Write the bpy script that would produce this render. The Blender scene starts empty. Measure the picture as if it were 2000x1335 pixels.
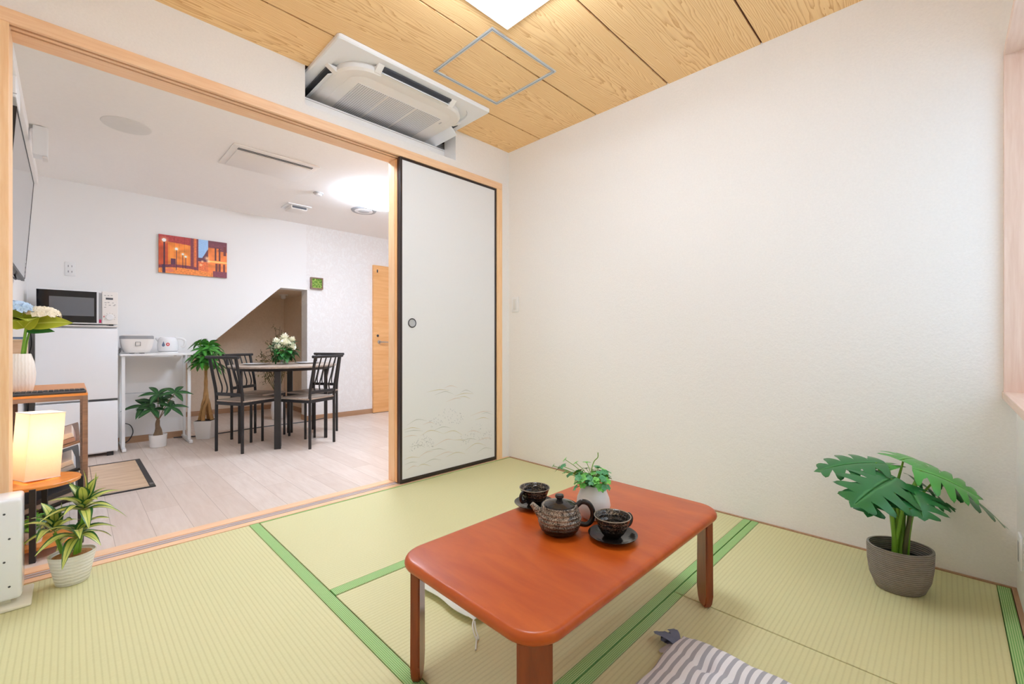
import bpy, bmesh, math, random
from mathutils import Vector, Matrix, noise as mnoise
PI = math.pi
random.seed(7)
scene = bpy.context.scene
COL = scene.collection

# ------------------------------------------------------------------ camera, world, light, exposure
cam_data = bpy.data.cameras.new('camera')
cam_data.sensor_width = 36.0
cam_data.lens = 857.0 / 2000.0 * 36.0
cam_data.clip_start = 0.02
cam = bpy.data.objects.new('camera', cam_data)
COL.objects.link(cam)
AZ = math.atan2(850.0, 857.0)
cam.location = (0, 0, 0.95)
cam.rotation_euler = (PI / 2, 0, AZ - PI / 2)
scene.camera = cam

world = bpy.data.worlds.new('World')
scene.world = world
world.use_nodes = True
wb = world.node_tree.nodes['Background']
wb.inputs[0].default_value = (0.66, 0.83, 1.0, 1)
wb.inputs[1].default_value = 1.75

scene.view_settings.view_transform = 'Standard'
scene.view_settings.look = 'None'
scene.view_settings.gamma = 1.0
scene.view_settings.use_curve_mapping = False
scene.view_settings.exposure = 0.42
scene.cycles.max_bounces = 14
scene.cycles.diffuse_bounces = 9
scene.cycles.glossy_bounces = 4
scene.cycles.transmission_bounces = 8
scene.cycles.transparent_max_bounces = 8
scene.cycles.sample_clamp_indirect = 4.0
scene.cycles.use_denoising = True

portal = bpy.data.lights.new('window_daylight', 'AREA')   # samples the daylight that comes through the window
portal.shape = 'RECTANGLE'; portal.size = 1.64; portal.size_y = 1.3
portal.cycles.is_portal = True
po = bpy.data.objects.new('window_daylight', portal); COL.objects.link(po)
po.location = (1.72, -0.33, 1.41); po.rotation_euler = (PI / 2, 0, 0)

TATAMI_LAMP = 17.5      # emission of the diffusers
DINING_LAMP = 42.0
TABLE_LAMP = 1.5

# ------------------------------------------------------------------ materials
def lin(c):
    c = c / 255.0
    return c / 12.92 if c <= 0.04045 else ((c + 0.055) / 1.055) ** 2.4
def rgb(r, g, b): return (lin(r), lin(g), lin(b), 1)

class NT:
    def __init__(s, name):
        s.m = bpy.data.materials.new(name); s.m.use_nodes = True
        s.t = s.m.node_tree; s.b = s.t.nodes['Principled BSDF']
    def n(s, ty): return s.t.nodes.new(ty)
    def set(s, sock, v):
        if isinstance(v, bpy.types.NodeSocket): s.t.links.new(v, sock)
        else: sock.default_value = v
    def math(s, op, a, b=0.0, c=0.0):
        n = s.n('ShaderNodeMath'); n.operation = op
        s.set(n.inputs[0], a); s.set(n.inputs[1], b); s.set(n.inputs[2], c)
        return n.outputs[0]
    def coord(s, kind='Object'):
        return s.n('ShaderNodeTexCoord').outputs[kind]
    def map(s, v, scale=(1, 1, 1), loc=(0, 0, 0), rot=(0, 0, 0)):
        n = s.n('ShaderNodeMapping'); s.set(n.inputs[0], v)
        n.inputs['Scale'].default_value = scale; n.inputs['Location'].default_value = loc
        n.inputs['Rotation'].default_value = rot
        return n.outputs[0]
    def xyz(s, v):
        n = s.n('ShaderNodeSeparateXYZ'); s.set(n.inputs[0], v); return n.outputs
    def noise(s, v, scale=5, detail=2, rough=.5, dist=0):
        n = s.n('ShaderNodeTexNoise'); s.set(n.inputs['Vector'], v)
        n.inputs['Scale'].default_value = scale; n.inputs['Detail'].default_value = detail
        n.inputs['Roughness'].default_value = rough; n.inputs['Distortion'].default_value = dist
        return n.outputs[0]
    def ramp(s, f, stops, interp='LINEAR'):
        n = s.n('ShaderNodeValToRGB'); s.set(n.inputs[0], f)
        cr = n.color_ramp; cr.interpolation = interp
        while len(cr.elements) < len(stops): cr.elements.new(0.5)
        for e, (p, c) in zip(cr.elements, stops):
            e.position = p; e.color = c
        return n.outputs[0]
    def mix(s, f, a, b):
        n = s.n('ShaderNodeMix'); n.data_type = 'RGBA'
        s.set(n.inputs[0], f); s.set(n.inputs[6], a); s.set(n.inputs[7], b)
        return n.outputs[2]
    def bump(s, h, strength=.3, dist=.002):
        n = s.n('ShaderNodeBump'); n.inputs['Strength'].default_value = strength
        n.inputs['Distance'].default_value = dist; s.set(n.inputs['Height'], h)
        s.t.links.new(n.outputs[0], s.b.inputs['Normal'])
    def base(s, c): s.set(s.b.inputs['Base Color'], c)
    def rough(s, r): s.set(s.b.inputs['Roughness'], r)

def simple(name, col, rough=.5, metal=0, var=.04, nscale=20, bump=0, bscale=200, bdist=.001, spec=None):
    k = NT(name); v = k.coord()
    a = tuple(min(1, x * (1 + var)) for x in col[:3]) + (1,); b = tuple(x * (1 - var) for x in col[:3]) + (1,)
    k.base(k.mix(k.noise(v, nscale, 3), a, b)); k.rough(rough); k.b.inputs['Metallic'].default_value = metal
    if spec is not None: k.b.inputs['Specular IOR Level'].default_value = spec
    if bump: k.bump(k.noise(v, bscale, 3), bump, bdist)
    return k.m

M = {}
def wallpaper(name, col, scale=90, strength=.35, var=.03):
    k = NT(name); v = k.coord('Object')
    n1 = k.noise(v, scale, 4, .6); n2 = k.noise(v, scale * .33, 2)
    a = tuple(x * (1 + var) for x in col[:3]) + (1,); b = tuple(x * (1 - var) for x in col[:3]) + (1,)
    k.base(k.mix(n1, b, a)); k.rough(.85)
    k.bump(k.math('ADD', n1, n2), strength, .0025)
    return k.m
M['wall'] = wallpaper('cream_wallpaper', rgb(238, 235, 232), 110, .45, .05)
M['dwall'] = wallpaper('dining_wallpaper', rgb(240, 239, 238), 60, .3)
M['dceil'] = wallpaper('white_ceiling_paper', rgb(246, 243, 240), 60, .15)
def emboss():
    k = NT('embossed_niche_shade_paper'); v = k.map(k.coord(), (14, 14, 14), rot=(0.6, .4, .7))
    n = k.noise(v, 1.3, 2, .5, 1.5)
    k.base(k.mix(n, rgb(222, 204, 182), rgb(238, 222, 202))); k.rough(.8); k.bump(n, .5, .008)  # tan tint puts the niche's warm shade into the paper colour
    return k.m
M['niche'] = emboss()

def northwall():
    k = NT('dining_wallpaper_embossed_end'); v = k.coord(); X, Y, Z = k.xyz(v)
    m_ = k.math('GREATER_THAN', X, 2.0)
    n = k.noise(k.map(v, (11, 11, 8), rot=(0, .6, 0)), 1.0, 2, .5, 2.5)
    r_ = k.ramp(n, [(.36, (0, 0, 0, 1)), (.5, (1, 1, 1, 1)), (.64, (0, 0, 0, 1))])
    h = k.math('MULTIPLY', r_, m_)
    k.base(k.mix(h, rgb(241, 240, 239), rgb(236, 233, 231))); k.rough(.8); k.bump(h, .35, .004)
    return k.m
M['dwallN'] = northwall()
def ceiling_wood():
    k = NT('cedar_ceiling'); v = k.coord(); X, Y, Z = k.xyz(v)
    # board fraction around its own centre (boards are 0.515 m wide, joints run along x)
    yy = k.math('DIVIDE', k.math('SUBTRACT', Y, 0.180), 0.515)
    idx = k.math('FLOOR', yy)
    fr = k.math('MULTIPLY', k.math('SUBTRACT', k.math('SUBTRACT', yy, idx), 0.5), 0.515)
    sh = k.math('MULTIPLY', idx, 3.7)
    xs = k.math('ADD', X, sh)
    cmb = k.n('ShaderNodeCombineXYZ'); k.set(cmb.inputs[0], k.math('MULTIPLY', xs, .9)); k.set(cmb.inputs[1], k.math('MULTIPLY', fr, 7.0)); k.set(cmb.inputs[2], sh)
    nn = k.noise(cmb.outputs[0], 1.6, 3, .5)
    wob = k.noise(cmb.outputs[0], 6, 2, .5)
    par = k.math('MULTIPLY', k.math('POWER', k.math('ABSOLUTE', fr), 1.6), 190.0)
    ph = k.math('ADD', k.math('ADD', par, k.math('MULTIPLY', xs, 3.0)), k.math('ADD', k.math('MULTIPLY', nn, 9.0), k.math('MULTIPLY', wob, 1.2)))
    saw = k.math('FRACT', ph)
    line = k.math('POWER', saw, 3.5)
    fine = NT
    cmb2 = k.n('ShaderNodeCombineXYZ'); k.set(cmb2.inputs[0], k.math('MULTIPLY', xs, 4)); k.set(cmb2.inputs[1], k.math('MULTIPLY', fr, 300.0)); k.set(cmb2.inputs[2], sh)
    fn = k.noise(cmb2.outputs[0], 1.0, 2)
    c = k.mix(fn, rgb(246, 202, 140), rgb(253, 220, 168))
    c = k.mix(k.math('MULTIPLY', line, .66), c, rgb(196, 128, 64))
    k.base(c); k.rough(.5); k.b.inputs['Specular IOR Level'].default_value = .3
    return k.m
M['ceilwood'] = ceiling_wood()

def wood(name, c1, c2, axis='X', rough=.4, stretch=14, scale=5, coat=0):
    k = NT(name); v = k.coord()
    sc = {'X': (1, stretch, stretch), 'Y': (stretch, 1, stretch), 'Z': (stretch, stretch, 1)}[axis]
    n = k.noise(k.map(v, sc), scale, 4, .6, .4)
    k.base(k.ramp(n, [(.3, c1), (.7, c2)])); k.rough(rough)
    if coat: k.b.inputs['Coat Weight'].default_value = coat; k.b.inputs['Coat Roughness'].default_value = .12
    return k.m
M['trimX'] = wood('spruce_trim_x', rgb(236, 190, 148), rgb(248, 210, 172), 'X')
M['trimY'] = wood('spruce_trim_y', rgb(236, 190, 148), rgb(248, 210, 172), 'Y')
M['trimZ'] = wood('spruce_trim_z', rgb(240, 192, 142), rgb(250, 212, 168), 'Z')
M['trimO'] = wood('orange_trim_z', rgb(236, 174, 108), rgb(246, 194, 134), 'Z')
M['pinkZ'] = wood('pale_window_wood_z', rgb(222, 190, 172), rgb(234, 208, 192), 'Z')
M['pinkX'] = wood('pale_window_wood_x', rgb(222, 190, 172), rgb(234, 208, 192), 'X')
M['doorwood'] = wood('oak_door', rgb(226, 164, 100), rgb(242, 188, 128), 'X', .35, 10, 3)
M['table'] = wood('cherry_lacquer', rgb(166, 66, 12), rgb(190, 88, 22), 'Y', .36, 4, 3.5, .10)
M['table'].node_tree.nodes['Principled BSDF'].inputs['Specular IOR Level'].default_value = .35
M['tableleg'] = wood('dark_cherry_lacquer', rgb(118, 44, 10), rgb(150, 66, 22), 'Z', .35, 8, 5, .3)
M['orangewood'] = wood('orange_wood', rgb(206, 126, 52), rgb(226, 152, 76), 'X', .35, 9, 6)
M['brownbase'] = wood('brown_baseboard', rgb(168, 130, 98), rgb(186, 148, 116), 'X', .5)
M['greywood'] = wood('grey_wood', rgb(150, 132, 118), rgb(186, 170, 156), 'X', .4, 10, 5)
M['brownshelf'] = wood('brown_shelf_frame', rgb(120, 94, 78), rgb(150, 120, 102), 'X', .5)
M['tilehatch'] = wood('tan_hatch', rgb(196, 160, 124), rgb(224, 196, 164), 'X', .4, 5, 4)

def tatami(name, ax):
    k = NT(name); v = k.coord(); c = k.xyz(v); s = c[1] if ax == 'X' else c[0]; o = c[0] if ax == 'X' else c[1]
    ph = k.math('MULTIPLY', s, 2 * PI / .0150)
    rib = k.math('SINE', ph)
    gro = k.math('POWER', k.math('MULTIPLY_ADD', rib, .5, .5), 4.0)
    sc = (420, 60, 1) if ax == 'X' else (60, 420, 1)
    strand = k.noise(k.map(v, sc), 1.0, 2)
    big = k.noise(v, 2.2, 3)
    c0 = k.mix(strand, rgb(206, 200, 150), rgb(224, 218, 172))
    c0 = k.mix(k.math('MULTIPLY', big, .4), c0, rgb(204, 206, 148))
    c0 = k.mix(k.math('MULTIPLY', gro, .20), c0, rgb(166, 156, 100))  # shade between the ribs painted in as a darker groove colour
    k.base(c0); k.rough(.6)
    k.bump(k.math('MULTIPLY_ADD', gro, -1.0, k.math('MULTIPLY', strand, .35)), .4, .0012)
    return k.m
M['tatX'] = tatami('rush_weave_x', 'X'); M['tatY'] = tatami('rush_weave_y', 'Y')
def heri():
    k = NT('green_brocade'); v = k.coord(); X, Y, Z = k.xyz(v)
    a = k.math('SINE', k.math('MULTIPLY', k.math('ADD', X, Y), 2 * PI / .011))
    b = k.math('SINE', k.math('MULTIPLY', k.math('SUBTRACT', X, Y), 2 * PI / .011))
    p = k.math('MULTIPLY', a, b)
    c = k.ramp(p, [(.0, rgb(112, 172, 92)), (.25, rgb(146, 192, 108)), (.5, rgb(206, 216, 160)), (.75, rgb(240, 236, 196))])
    n = k.noise(v, 600, 1)
    k.base(k.mix(k.math('MULTIPLY', n, .35), c, rgb(134, 184, 108))); k.rough(.7)
    return k.m
M['heri'] = heri()
def planks():
    k = NT('pale_plank_floor'); v = k.coord()
    br = k.n('ShaderNodeTexBrick'); k.set(br.inputs['Vector'], k.map(v, rot=(0, 0, PI / 2)))
    br.inputs['Scale'].default_value = 1; br.inputs['Brick Width'].default_value = .91; br.inputs['Row Height'].default_value = .15
    br.inputs['Mortar Size'].default_value = .0012; br.inputs['Mortar'].default_value = rgb(176, 156, 142)
    br.inputs['Color1'].default_value = rgb(216, 199, 186); br.inputs['Color2'].default_value = rgb(230, 216, 205)
    n = k.noise(k.map(v, (9, 1, 9)), 4, 4, .6, .6)
    c = k.mix(k.math('MULTIPLY', k.ramp(n, [(.35, (0, 0, 0, 1)), (.7, (1, 1, 1, 1))]), .45), br.outputs[0], rgb(200, 178, 162))
    k.base(c); k.rough(.38)
    return k.m
M['planks'] = planks()

M['white'] = simple('white_plastic', rgb(236, 236, 236), .35, var=.01)
M['offwhite'] = simple('warm_white_plastic', rgb(236, 231, 226), .4, var=.01)
M['glosswhite'] = simple('glossy_white_enamel', rgb(236, 237, 240), .12, var=.01)
M['fusuma'] = simple('white_fusuma_paper', rgb(230, 230, 231), .55, var=.012, nscale=60)
M['black'] = simple('black_metal', rgb(34, 32, 34), .4, var=.05)
M['lacq'] = simple('black_brown_lacquer', rgb(44, 32, 30), .3, var=.05)
M['dark'] = simple('dark_recess', rgb(48, 40, 36), .7)
M['groove'] = simple('dark_brown_groove', rgb(88, 46, 20), .8)
M['chrome'] = simple('brushed_metal', rgb(190, 188, 186), .25, 1)
M['brass'] = simple('brass_plate', rgb(200, 170, 110), .4, .8)
M['alu'] = simple('silver_aluminium', rgb(200, 208, 216), .35, .35)
M['grey'] = simple('grey_plastic', rgb(150, 150, 152), .4)
M['midgrey'] = simple('mid_grey_plastic', rgb(188, 188, 190), .5)
M['palegrey'] = simple('pale_grey_plastic', rgb(226, 224, 220), .6)
M['darkgrey'] = simple('dark_grey_plastic', rgb(70, 70, 74), .4)
M['ovenwindow'] = simple('oven_window', rgb(110, 114, 122), .12, .5, var=0)
M['glossblack'] = simple('black_glass', rgb(20, 20, 24), .06, var=0)
M['screen'] = simple('screen_glass', rgb(168, 170, 176), .12, .8, var=0)  # grey metallic base puts the grazing reflection into the dark screen's colour
M['rail'] = simple('grey_rail', rgb(206, 202, 210), .3, .2)
M['red'] = simple('red_mark', rgb(206, 40, 50), .5)
M['crimson'] = simple('crimson_mark', rgb(186, 20, 80), .5)
M['blueink'] = simple('blue_grey_ink', rgb(100, 120, 150), .5)
M['ink'] = simple('grey_ink', rgb(110, 110, 112), .6)
M['soil'] = simple('dark_soil', rgb(40, 34, 30), .95, bump=.8, bscale=80, bdist=.01)
M['bark'] = simple('wood_chips', rgb(176, 122, 72), .9, var=.5, nscale=60, bump=1, bscale=90, bdist=.01)
M['potwhite'] = simple('white_ceramic', rgb(232, 230, 228), .4, var=.01)
M['trunk'] = simple('brown_trunk', rgb(128, 104, 80), .8, var=.3, nscale=40, bump=.6, bscale=60, bdist=.004)
M['braid'] = simple('tan_braided_trunk', rgb(176, 134, 84), .8, var=.3, nscale=30, bump=.6, bscale=60, bdist=.004)
M['stem'] = simple('green_stem', rgb(110, 158, 40), .4, var=.2, nscale=12)
M['darkstem'] = simple('dark_stem', rgb(84, 84, 50), .5)
M['brass2'] = simple('bright_brass', rgb(210, 190, 140), .35, 1)
M['rim'] = simple('bronze_glaze_rim', rgb(150, 138, 122), .3, .4)
M['paper'] = simple('magazine_paper', rgb(222, 206, 190), .7, var=.1, nscale=90)
M['brownpaper'] = simple('brown_cover', rgb(166, 134, 122), .5, var=.1)
M['cord'] = simple('black_cord', rgb(50, 48, 50), .5)
M['dirtywhite'] = simple('cream_base_plate', rgb(232, 226, 206), .45, var=.02)
M['ribbon'] = simple('blue_grey_ribbon', rgb(158, 164, 186), .8)
M['ribbon2'] = simple('cream_ribbon', rgb(224, 216, 214), .8)
M['gold'] = simple('gold_brush_line', rgb(208, 199, 166), .6)
M['greyline'] = simple('grey_brush_line', rgb(194, 196, 190), .6)
M['pinkline'] = simple('pink_brush_line', rgb(218, 200, 188), .6)
M['leafink'] = simple('blue_grey_leaf_ink', rgb(184, 187, 193), .6)

def glass(name, tint=(1, 1, 1, 1), amt=.12):
    k = NT(name); t = k.n('ShaderNodeBsdfTransparent'); t.inputs[0].default_value = tint
    g = k.n('ShaderNodeBsdfGlossy'); g.inputs['Roughness'].default_value = .03
    mx = k.n('ShaderNodeMixShader'); mx.inputs[0].default_value = amt
    k.t.links.new(t.outputs[0], mx.inputs[1]); k.t.links.new(g.outputs[0], mx.inputs[2])
    k.t.links.new(mx.outputs[0], k.t.nodes['Material Output'].inputs[0])
    return k.m
M['glass'] = glass('clear_glass'); M['vglass'] = glass('vase_glass', (.92, .94, .93, 1), .2)
def emis(name, col, st):
    k = NT(name); k.b.inputs['Emission Color'].default_value = col; k.b.inputs['Emission Strength'].default_value = st
    k.base(col); return k.m
M['lampA'] = emis('ceiling_lamp_diffuser', (.84, .95, 1.1, 1), TATAMI_LAMP)
M['lampD'] = emis('dining_lamp_diffuser', (.80, .93, 1.12, 1), DINING_LAMP)
M['fillB'] = emis('fill_lamp_diffuser', (.80, .93, 1.12, 1), 34.0)  # glow of the added fill lamp behind the lintel
def shade():
    k = NT('linen_lamp_shade'); v = k.coord(); X, Y, Z = k.xyz(v)
    n = k.noise(k.map(v, (1, 1, 6)), 60, 2); n2 = k.noise(k.map(v, (6, 6, 1)), 60, 2)
    w = k.math('ADD', n, n2)
    k.base(k.mix(w, rgb(236, 222, 204), rgb(248, 240, 228))); k.rough(.9)
    tr = k.n('ShaderNodeBsdfTranslucent'); tr.inputs[0].default_value = (.96, .86, .70, 1)
    mx = k.n('ShaderNodeMixShader'); mx.inputs[0].default_value = .45
    k.t.links.new(k.b.outputs[0], mx.inputs[1]); k.t.links.new(tr.outputs[0], mx.inputs[2])
    k.t.links.new(mx.outputs[0], k.t.nodes['Material Output'].inputs[0])
    k.bump(w, .5, .001)
    return k.m
M['shade'] = shade()
M['bulb'] = emis('warm_bulb', (1, .84, .66, 1), 300 * TABLE_LAMP / 10)

def glaze(name='dark_stoneware_glaze', lo=0.0, amt=1.0, rg=.2):
    k = NT(name); v = k.coord(); X, Y, Z = k.xyz(v)
    n = k.noise(v, 260, 4, .7); n2 = k.noise(v, 26, 3, .6)
    zz = k.math('SINE', k.math('MULTIPLY', k.math('ADD', Z, k.math('MULTIPLY', n2, .012)), 2 * PI / .013))
    f = k.math('MULTIPLY', k.ramp(k.math('ADD', n, k.math('MULTIPLY', n2, .5)), [(.66 + lo * .25, (0, 0, 0, 1)), (.90 + lo * .1, (1, 1, 1, 1))]), amt)
    # speckled bronze band round the belly
    m = k.n('ShaderNodeMapRange'); k.set(m.inputs[0], Z); m.inputs[1].default_value = .022; m.inputs[2].default_value = .05
    c = k.mix(k.math('MULTIPLY', f, m.outputs[0]), rgb(34, 26, 22), rgb(186, 170, 150))
    k.base(c); k.rough(rg); k.b.inputs['Metallic'].default_value = .15
    k.bump(zz, .5, .0012)
    return k.m
M['glaze'] = glaze()
M['cupglaze'] = glaze('cup_stoneware_glaze', .35, .60, .12)
M['glazeplain'] = simple('plain_black_glaze', rgb(40, 34, 32), .12, var=.3, nscale=60, bump=.2, bscale=90)

def ribbed(name, col, col2, period, rough=.8, depth=.002, axis=2):
    k = NT(name); v = k.coord(); c = k.xyz(v)
    n = k.noise(v, 40, 3)
    w = k.math('SINE', k.math('MULTIPLY', k.math('ADD', c[axis], k.math('MULTIPLY', n, period * .6)), 2 * PI / period))
    f = k.math('MULTIPLY_ADD', w, .5, .5)
    k.base(k.mix(k.math('MULTIPLY', k.math('ADD', f, n), .6), col, col2)); k.rough(rough); k.bump(w, .8, depth)
    return k.m
M['greypot'] = ribbed('grey_brushed_concrete', rgb(112, 102, 98), rgb(158, 148, 142), .0075)
M['ribpot'] = ribbed('white_rippled_ceramic', rgb(230, 228, 226), rgb(238, 236, 234), .013, .4, .0009)
M['ribvase'] = ribbed('cream_fluted_ceramic', rgb(234, 226, 214), rgb(244, 238, 230), .012, .6, .0006, 0)

def leafmat(name, c, e, w=.25, vein=None, rough=.35, var=.25, ns=14):
    """colour e along the margin (outer w of the half width), c inside"""
    k = NT(name); u, vv, _ = k.xyz(k.coord('UV'))
    a = k.math('MULTIPLY', k.math('ABSOLUTE', k.math('SUBTRACT', u, .5)), 2.0)
    n = k.noise(k.coord(), ns, 2)
    a2 = k.math('ADD', a, k.math('MULTIPLY', k.math('SUBTRACT', n, .5), .25))
    st = [(0, vein or c), (.06, vein or c), (.10, c), (max(.12, 1 - w - .08), c), (min(.99, 1 - w + .05), e), (1, e)]
    col = k.ramp(a2, st)
    dk = k.mix(n, (0.0, 0.0, 0.0, 1), (1, 1, 1, 1))
    hs = k.n('ShaderNodeHueSaturation'); k.set(hs.inputs['Color'], col)
    k.set(hs.inputs['Value'], k.math('MULTIPLY_ADD', n, var * 2, 1 - var)); k.base(hs.outputs[0]); k.rough(rough)
    return k.m
M['monstera'] = leafmat('monstera_leaf', rgb(44, 112, 58), rgb(34, 92, 44), .2, rgb(66, 134, 72), .3)
M['monstera2'] = leafmat('light_monstera_leaf', rgb(72, 156, 62), rgb(58, 136, 54), .2, rgb(100, 178, 84), .3)
M['dracaena'] = leafmat('variegated_leaf', rgb(204, 208, 108), rgb(44, 98, 46), .34, rgb(130, 160, 60), .35)
M['palmleaf'] = leafmat('dark_palm_leaf', rgb(38, 82, 40), rgb(28, 62, 34), .2, rgb(80, 130, 60), .4)
M['moneyleaf'] = leafmat('green_palm_leaf', rgb(58, 128, 44), rgb(44, 100, 38), .2, rgb(110, 170, 70), .4)
M['cloverleaf'] = leafmat('blue_green_leaflet', rgb(62, 136, 84), rgb(84, 160, 100), .3, rgb(100, 170, 110), .45, .35, 40)
M['cloverleaf2'] = leafmat('bright_green_leaflet', rgb(96, 176, 70), rgb(120, 196, 90), .3, None, .45, .35, 40)
M['limeleaf'] = leafmat('lime_leaflet', rgb(130, 190, 60), rgb(110, 176, 50), .3, None, .5, .35, 30)
M['hydleaf'] = leafmat('olive_green_leaf', rgb(160, 168, 44), rgb(176, 180, 50), .2, rgb(190, 196, 90), .45)
M['bouqleaf'] = leafmat('bouquet_leaf', rgb(46, 116, 50), rgb(34, 92, 42), .2, rgb(90, 150, 80), .45)
M['dryleaf'] = leafmat('dried_leaf', rgb(124, 112, 60), rgb(92, 80, 44), .3, None, .7, .4, 40)
M['rose'] = simple('ivory_petal', rgb(246, 244, 226), .6, var=.05, nscale=30)
M['hydpetal'] = simple('cream_petal', rgb(240, 230, 206), .7, var=.12, nscale=40)
M['hydblue'] = simple('pale_blue_petal', rgb(186, 208, 228), .7, var=.12, nscale=40)
def stripes():
    k = NT('grey_striped_cotton'); v = k.coord(); X, Y, Z = k.xyz(v)
    n = k.noise(v, 8, 2)
    w = k.math('FRACT', k.math('DIVIDE', k.math('ADD', Y, k.math('MULTIPLY', n, .01)), .0235))
    f = k.math('GREATER_THAN', w, .55)
    wv = k.noise(v, 900, 1)
    c = k.mix(f, rgb(238, 236, 238), rgb(170, 170, 178))
    k.base(k.mix(k.math('MULTIPLY', wv, .15), c, rgb(200, 200, 204))); k.rough(.9); k.bump(wv, .3, .0008)
    return k.m
M['stripes'] = stripes()
M['whitecloth'] = simple('off_white_cotton', rgb(226, 228, 218), .9, var=.04, nscale=30, bump=.2, bscale=600)
def vcol(name, rough=.5):
    k = NT(name); a = k.n('ShaderNodeVertexColor'); a.layer_name = 'Col'; k.base(a.outputs[0]); k.rough(rough); return k.m
M['print'] = vcol('canvas_print', .6)

# ------------------------------------------------------------------ mesh helpers
class B:
    def __init__(s):
        s.b = bmesh.new(); s.uv = s.b.loops.layers.uv.new('UVMap')
    def box(s, x0, x1, y0, y1, z0, z1, bev=0, seg=2, only=None):
        g = bmesh.ops.create_cube(s.b, size=1)
        for v in g['verts']:
            v.co = Vector(((x0 + x1) / 2 + v.co.x * (x1 - x0), (y0 + y1) / 2 + v.co.y * (y1 - y0), (z0 + z1) / 2 + v.co.z * (z1 - z0)))
        if bev:
            es = list({e for v in g['verts'] for e in v.link_edges})
            if only == 'V': es = [e for e in es if abs((e.verts[0].co - e.verts[1].co).z) > 1e-6]
            bmesh.ops.bevel(s.b, geom=es, offset=bev, segments=seg, affect='EDGES', profile=.5)
        return s
    def obox(s, c, size, rot, bev=0, seg=2):
        g = bmesh.ops.create_cube(s.b, size=1)
        m = Matrix.Translation(c) @ rot.to_4x4() @ Matrix.Diagonal((size[0], size[1], size[2], 1))
        bmesh.ops.transform(s.b, matrix=m, verts=g['verts'])
        if bev:
            es = list({e for v in g['verts'] for e in v.link_edges})
            bmesh.ops.bevel(s.b, geom=es, offset=bev, segments=seg, affect='EDGES', profile=.5)
        return s
    def lathe(s, prof, c=(0, 0, 0), n=32, sx=1, sy=1, cap=True, axis=None):
        rings = []
        for r, z in prof:
            rings.append([s.b.verts.new((c[0] + r * sx * math.cos(2 * PI * i / n), c[1] + r * sy * math.sin(2 * PI * i / n), c[2] + z)) for i in range(n)])
        for a, b2 in zip(rings, rings[1:]):
            for i in range(n):
                s.b.faces.new((a[i], a[(i + 1) % n], b2[(i + 1) % n], b2[i]))
        if cap:
            s.b.faces.new(rings[0][::-1]); s.b.faces.new(rings[-1])
        if axis is not None:
            q = Vector((0, 0, 1)).rotation_difference(Vector(axis)).to_matrix().to_4x4()
            m = Matrix.Translation(c) @ q @ Matrix.Translation(-Vector(c))
            bmesh.ops.transform(s.b, matrix=m, verts=[v for r in rings for v in r])
        return s
    def cyl(s, p0, p1, r0, r1=None, n=12):
        return s.tube([p0, p1], [r0, r1 if r1 is not None else r0], n)
    def tube(s, pts, r, n=8, flat=1.0, cap=True):
        pts = [Vector(p) for p in pts]
        rs = r if isinstance(r, (list, tuple)) else [r] * len(pts)
        rings = []; up = None
        for i, p in enumerate(pts):
            t = (pts[min(i + 1, len(pts) - 1)] - pts[max(i - 1, 0)]).normalized()
            if up is None:
                up = Vector((0, 0, 1)) if abs(t.z) < .9 else Vector((1, 0, 0))
            a = t.cross(up).normalized(); b2 = a.cross(t).normalized(); up = b2
            rings.append([s.b.verts.new(p + (a * math.cos(2 * PI * k / n) + b2 * math.sin(2 * PI * k / n) * flat) * rs[i]) for k in range(n)])
        for a, b2 in zip(rings, rings[1:]):
            for i in range(n):
                s.b.faces.new((a[i], a[(i + 1) % n], b2[(i + 1) % n], b2[i]))
        if cap:
            s.b.faces.new(rings[0][::-1]); s.b.faces.new(rings[-1])
        return s
    def poly(s, pts, d):
        """extrude the planar outline pts by vector d"""
        vs = [s.b.verts.new(p) for p in pts]; ws = [s.b.verts.new(Vector(p) + Vector(d)) for p in pts]
        s.b.faces.new(vs); s.b.faces.new(ws[::-1])
        n = len(pts)
        for i in range(n): s.b.faces.new((vs[i], ws[i], ws[(i + 1) % n], vs[(i + 1) % n]))
        return s
    def face(s, pts, uvs=None):
        f = s.b.faces.new([s.b.verts.new(p) for p in pts])
        if uvs:
            for l, u in zip(f.loops, uvs): l[s.uv].uv = u
        return s
    def grid(s, rows, us=None):
        V = [[s.b.verts.new(p) for p in r] for r in rows]; nr = len(rows); nc = len(rows[0])
        for i in range(nr - 1):
            for j in range(nc - 1):
                f = s.b.faces.new((V[i][j], V[i][j + 1], V[i + 1][j + 1], V[i + 1][j]))
                q = ((i, j), (i, j + 1), (i + 1, j + 1), (i + 1, j))
                for l, (a, c) in zip(f.loops, q):
                    l[s.uv].uv = (us[c] if us else c / (nc - 1), a / (nr - 1))
        return s
    def blade(s, base, d, up, L, W, droop=.3, fold=.25, n=8, pw=.8, tip=1.0):
        """one leaf: base point, direction, up vector, length, half width"""
        base = Vector(base); d = Vector(d).normalized(); side = d.cross(Vector(up)).normalized(); u = side.cross(d).normalized()
        rows = []
        for i in range(n + 1):
            t = i / n
            c = base + d * L * t * (1 - .12 * droop * t) + u * L * .12 * math.sin(PI * t) * .3 - Vector((0, 0, 1)) * droop * L * t * t
            w = W * (math.sin(PI * min(.995, (t ** pw))) ** .85 if tip else 1) + .0006
            rows.append([c - side * w + u * w * fold, c - side * w * .5 + u * w * fold * .3, c, c + side * w * .5 + u * w * fold * .3, c + side * w + u * w * fold])
        return s.grid(rows, [0, .25, .5, .75, 1])

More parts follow.
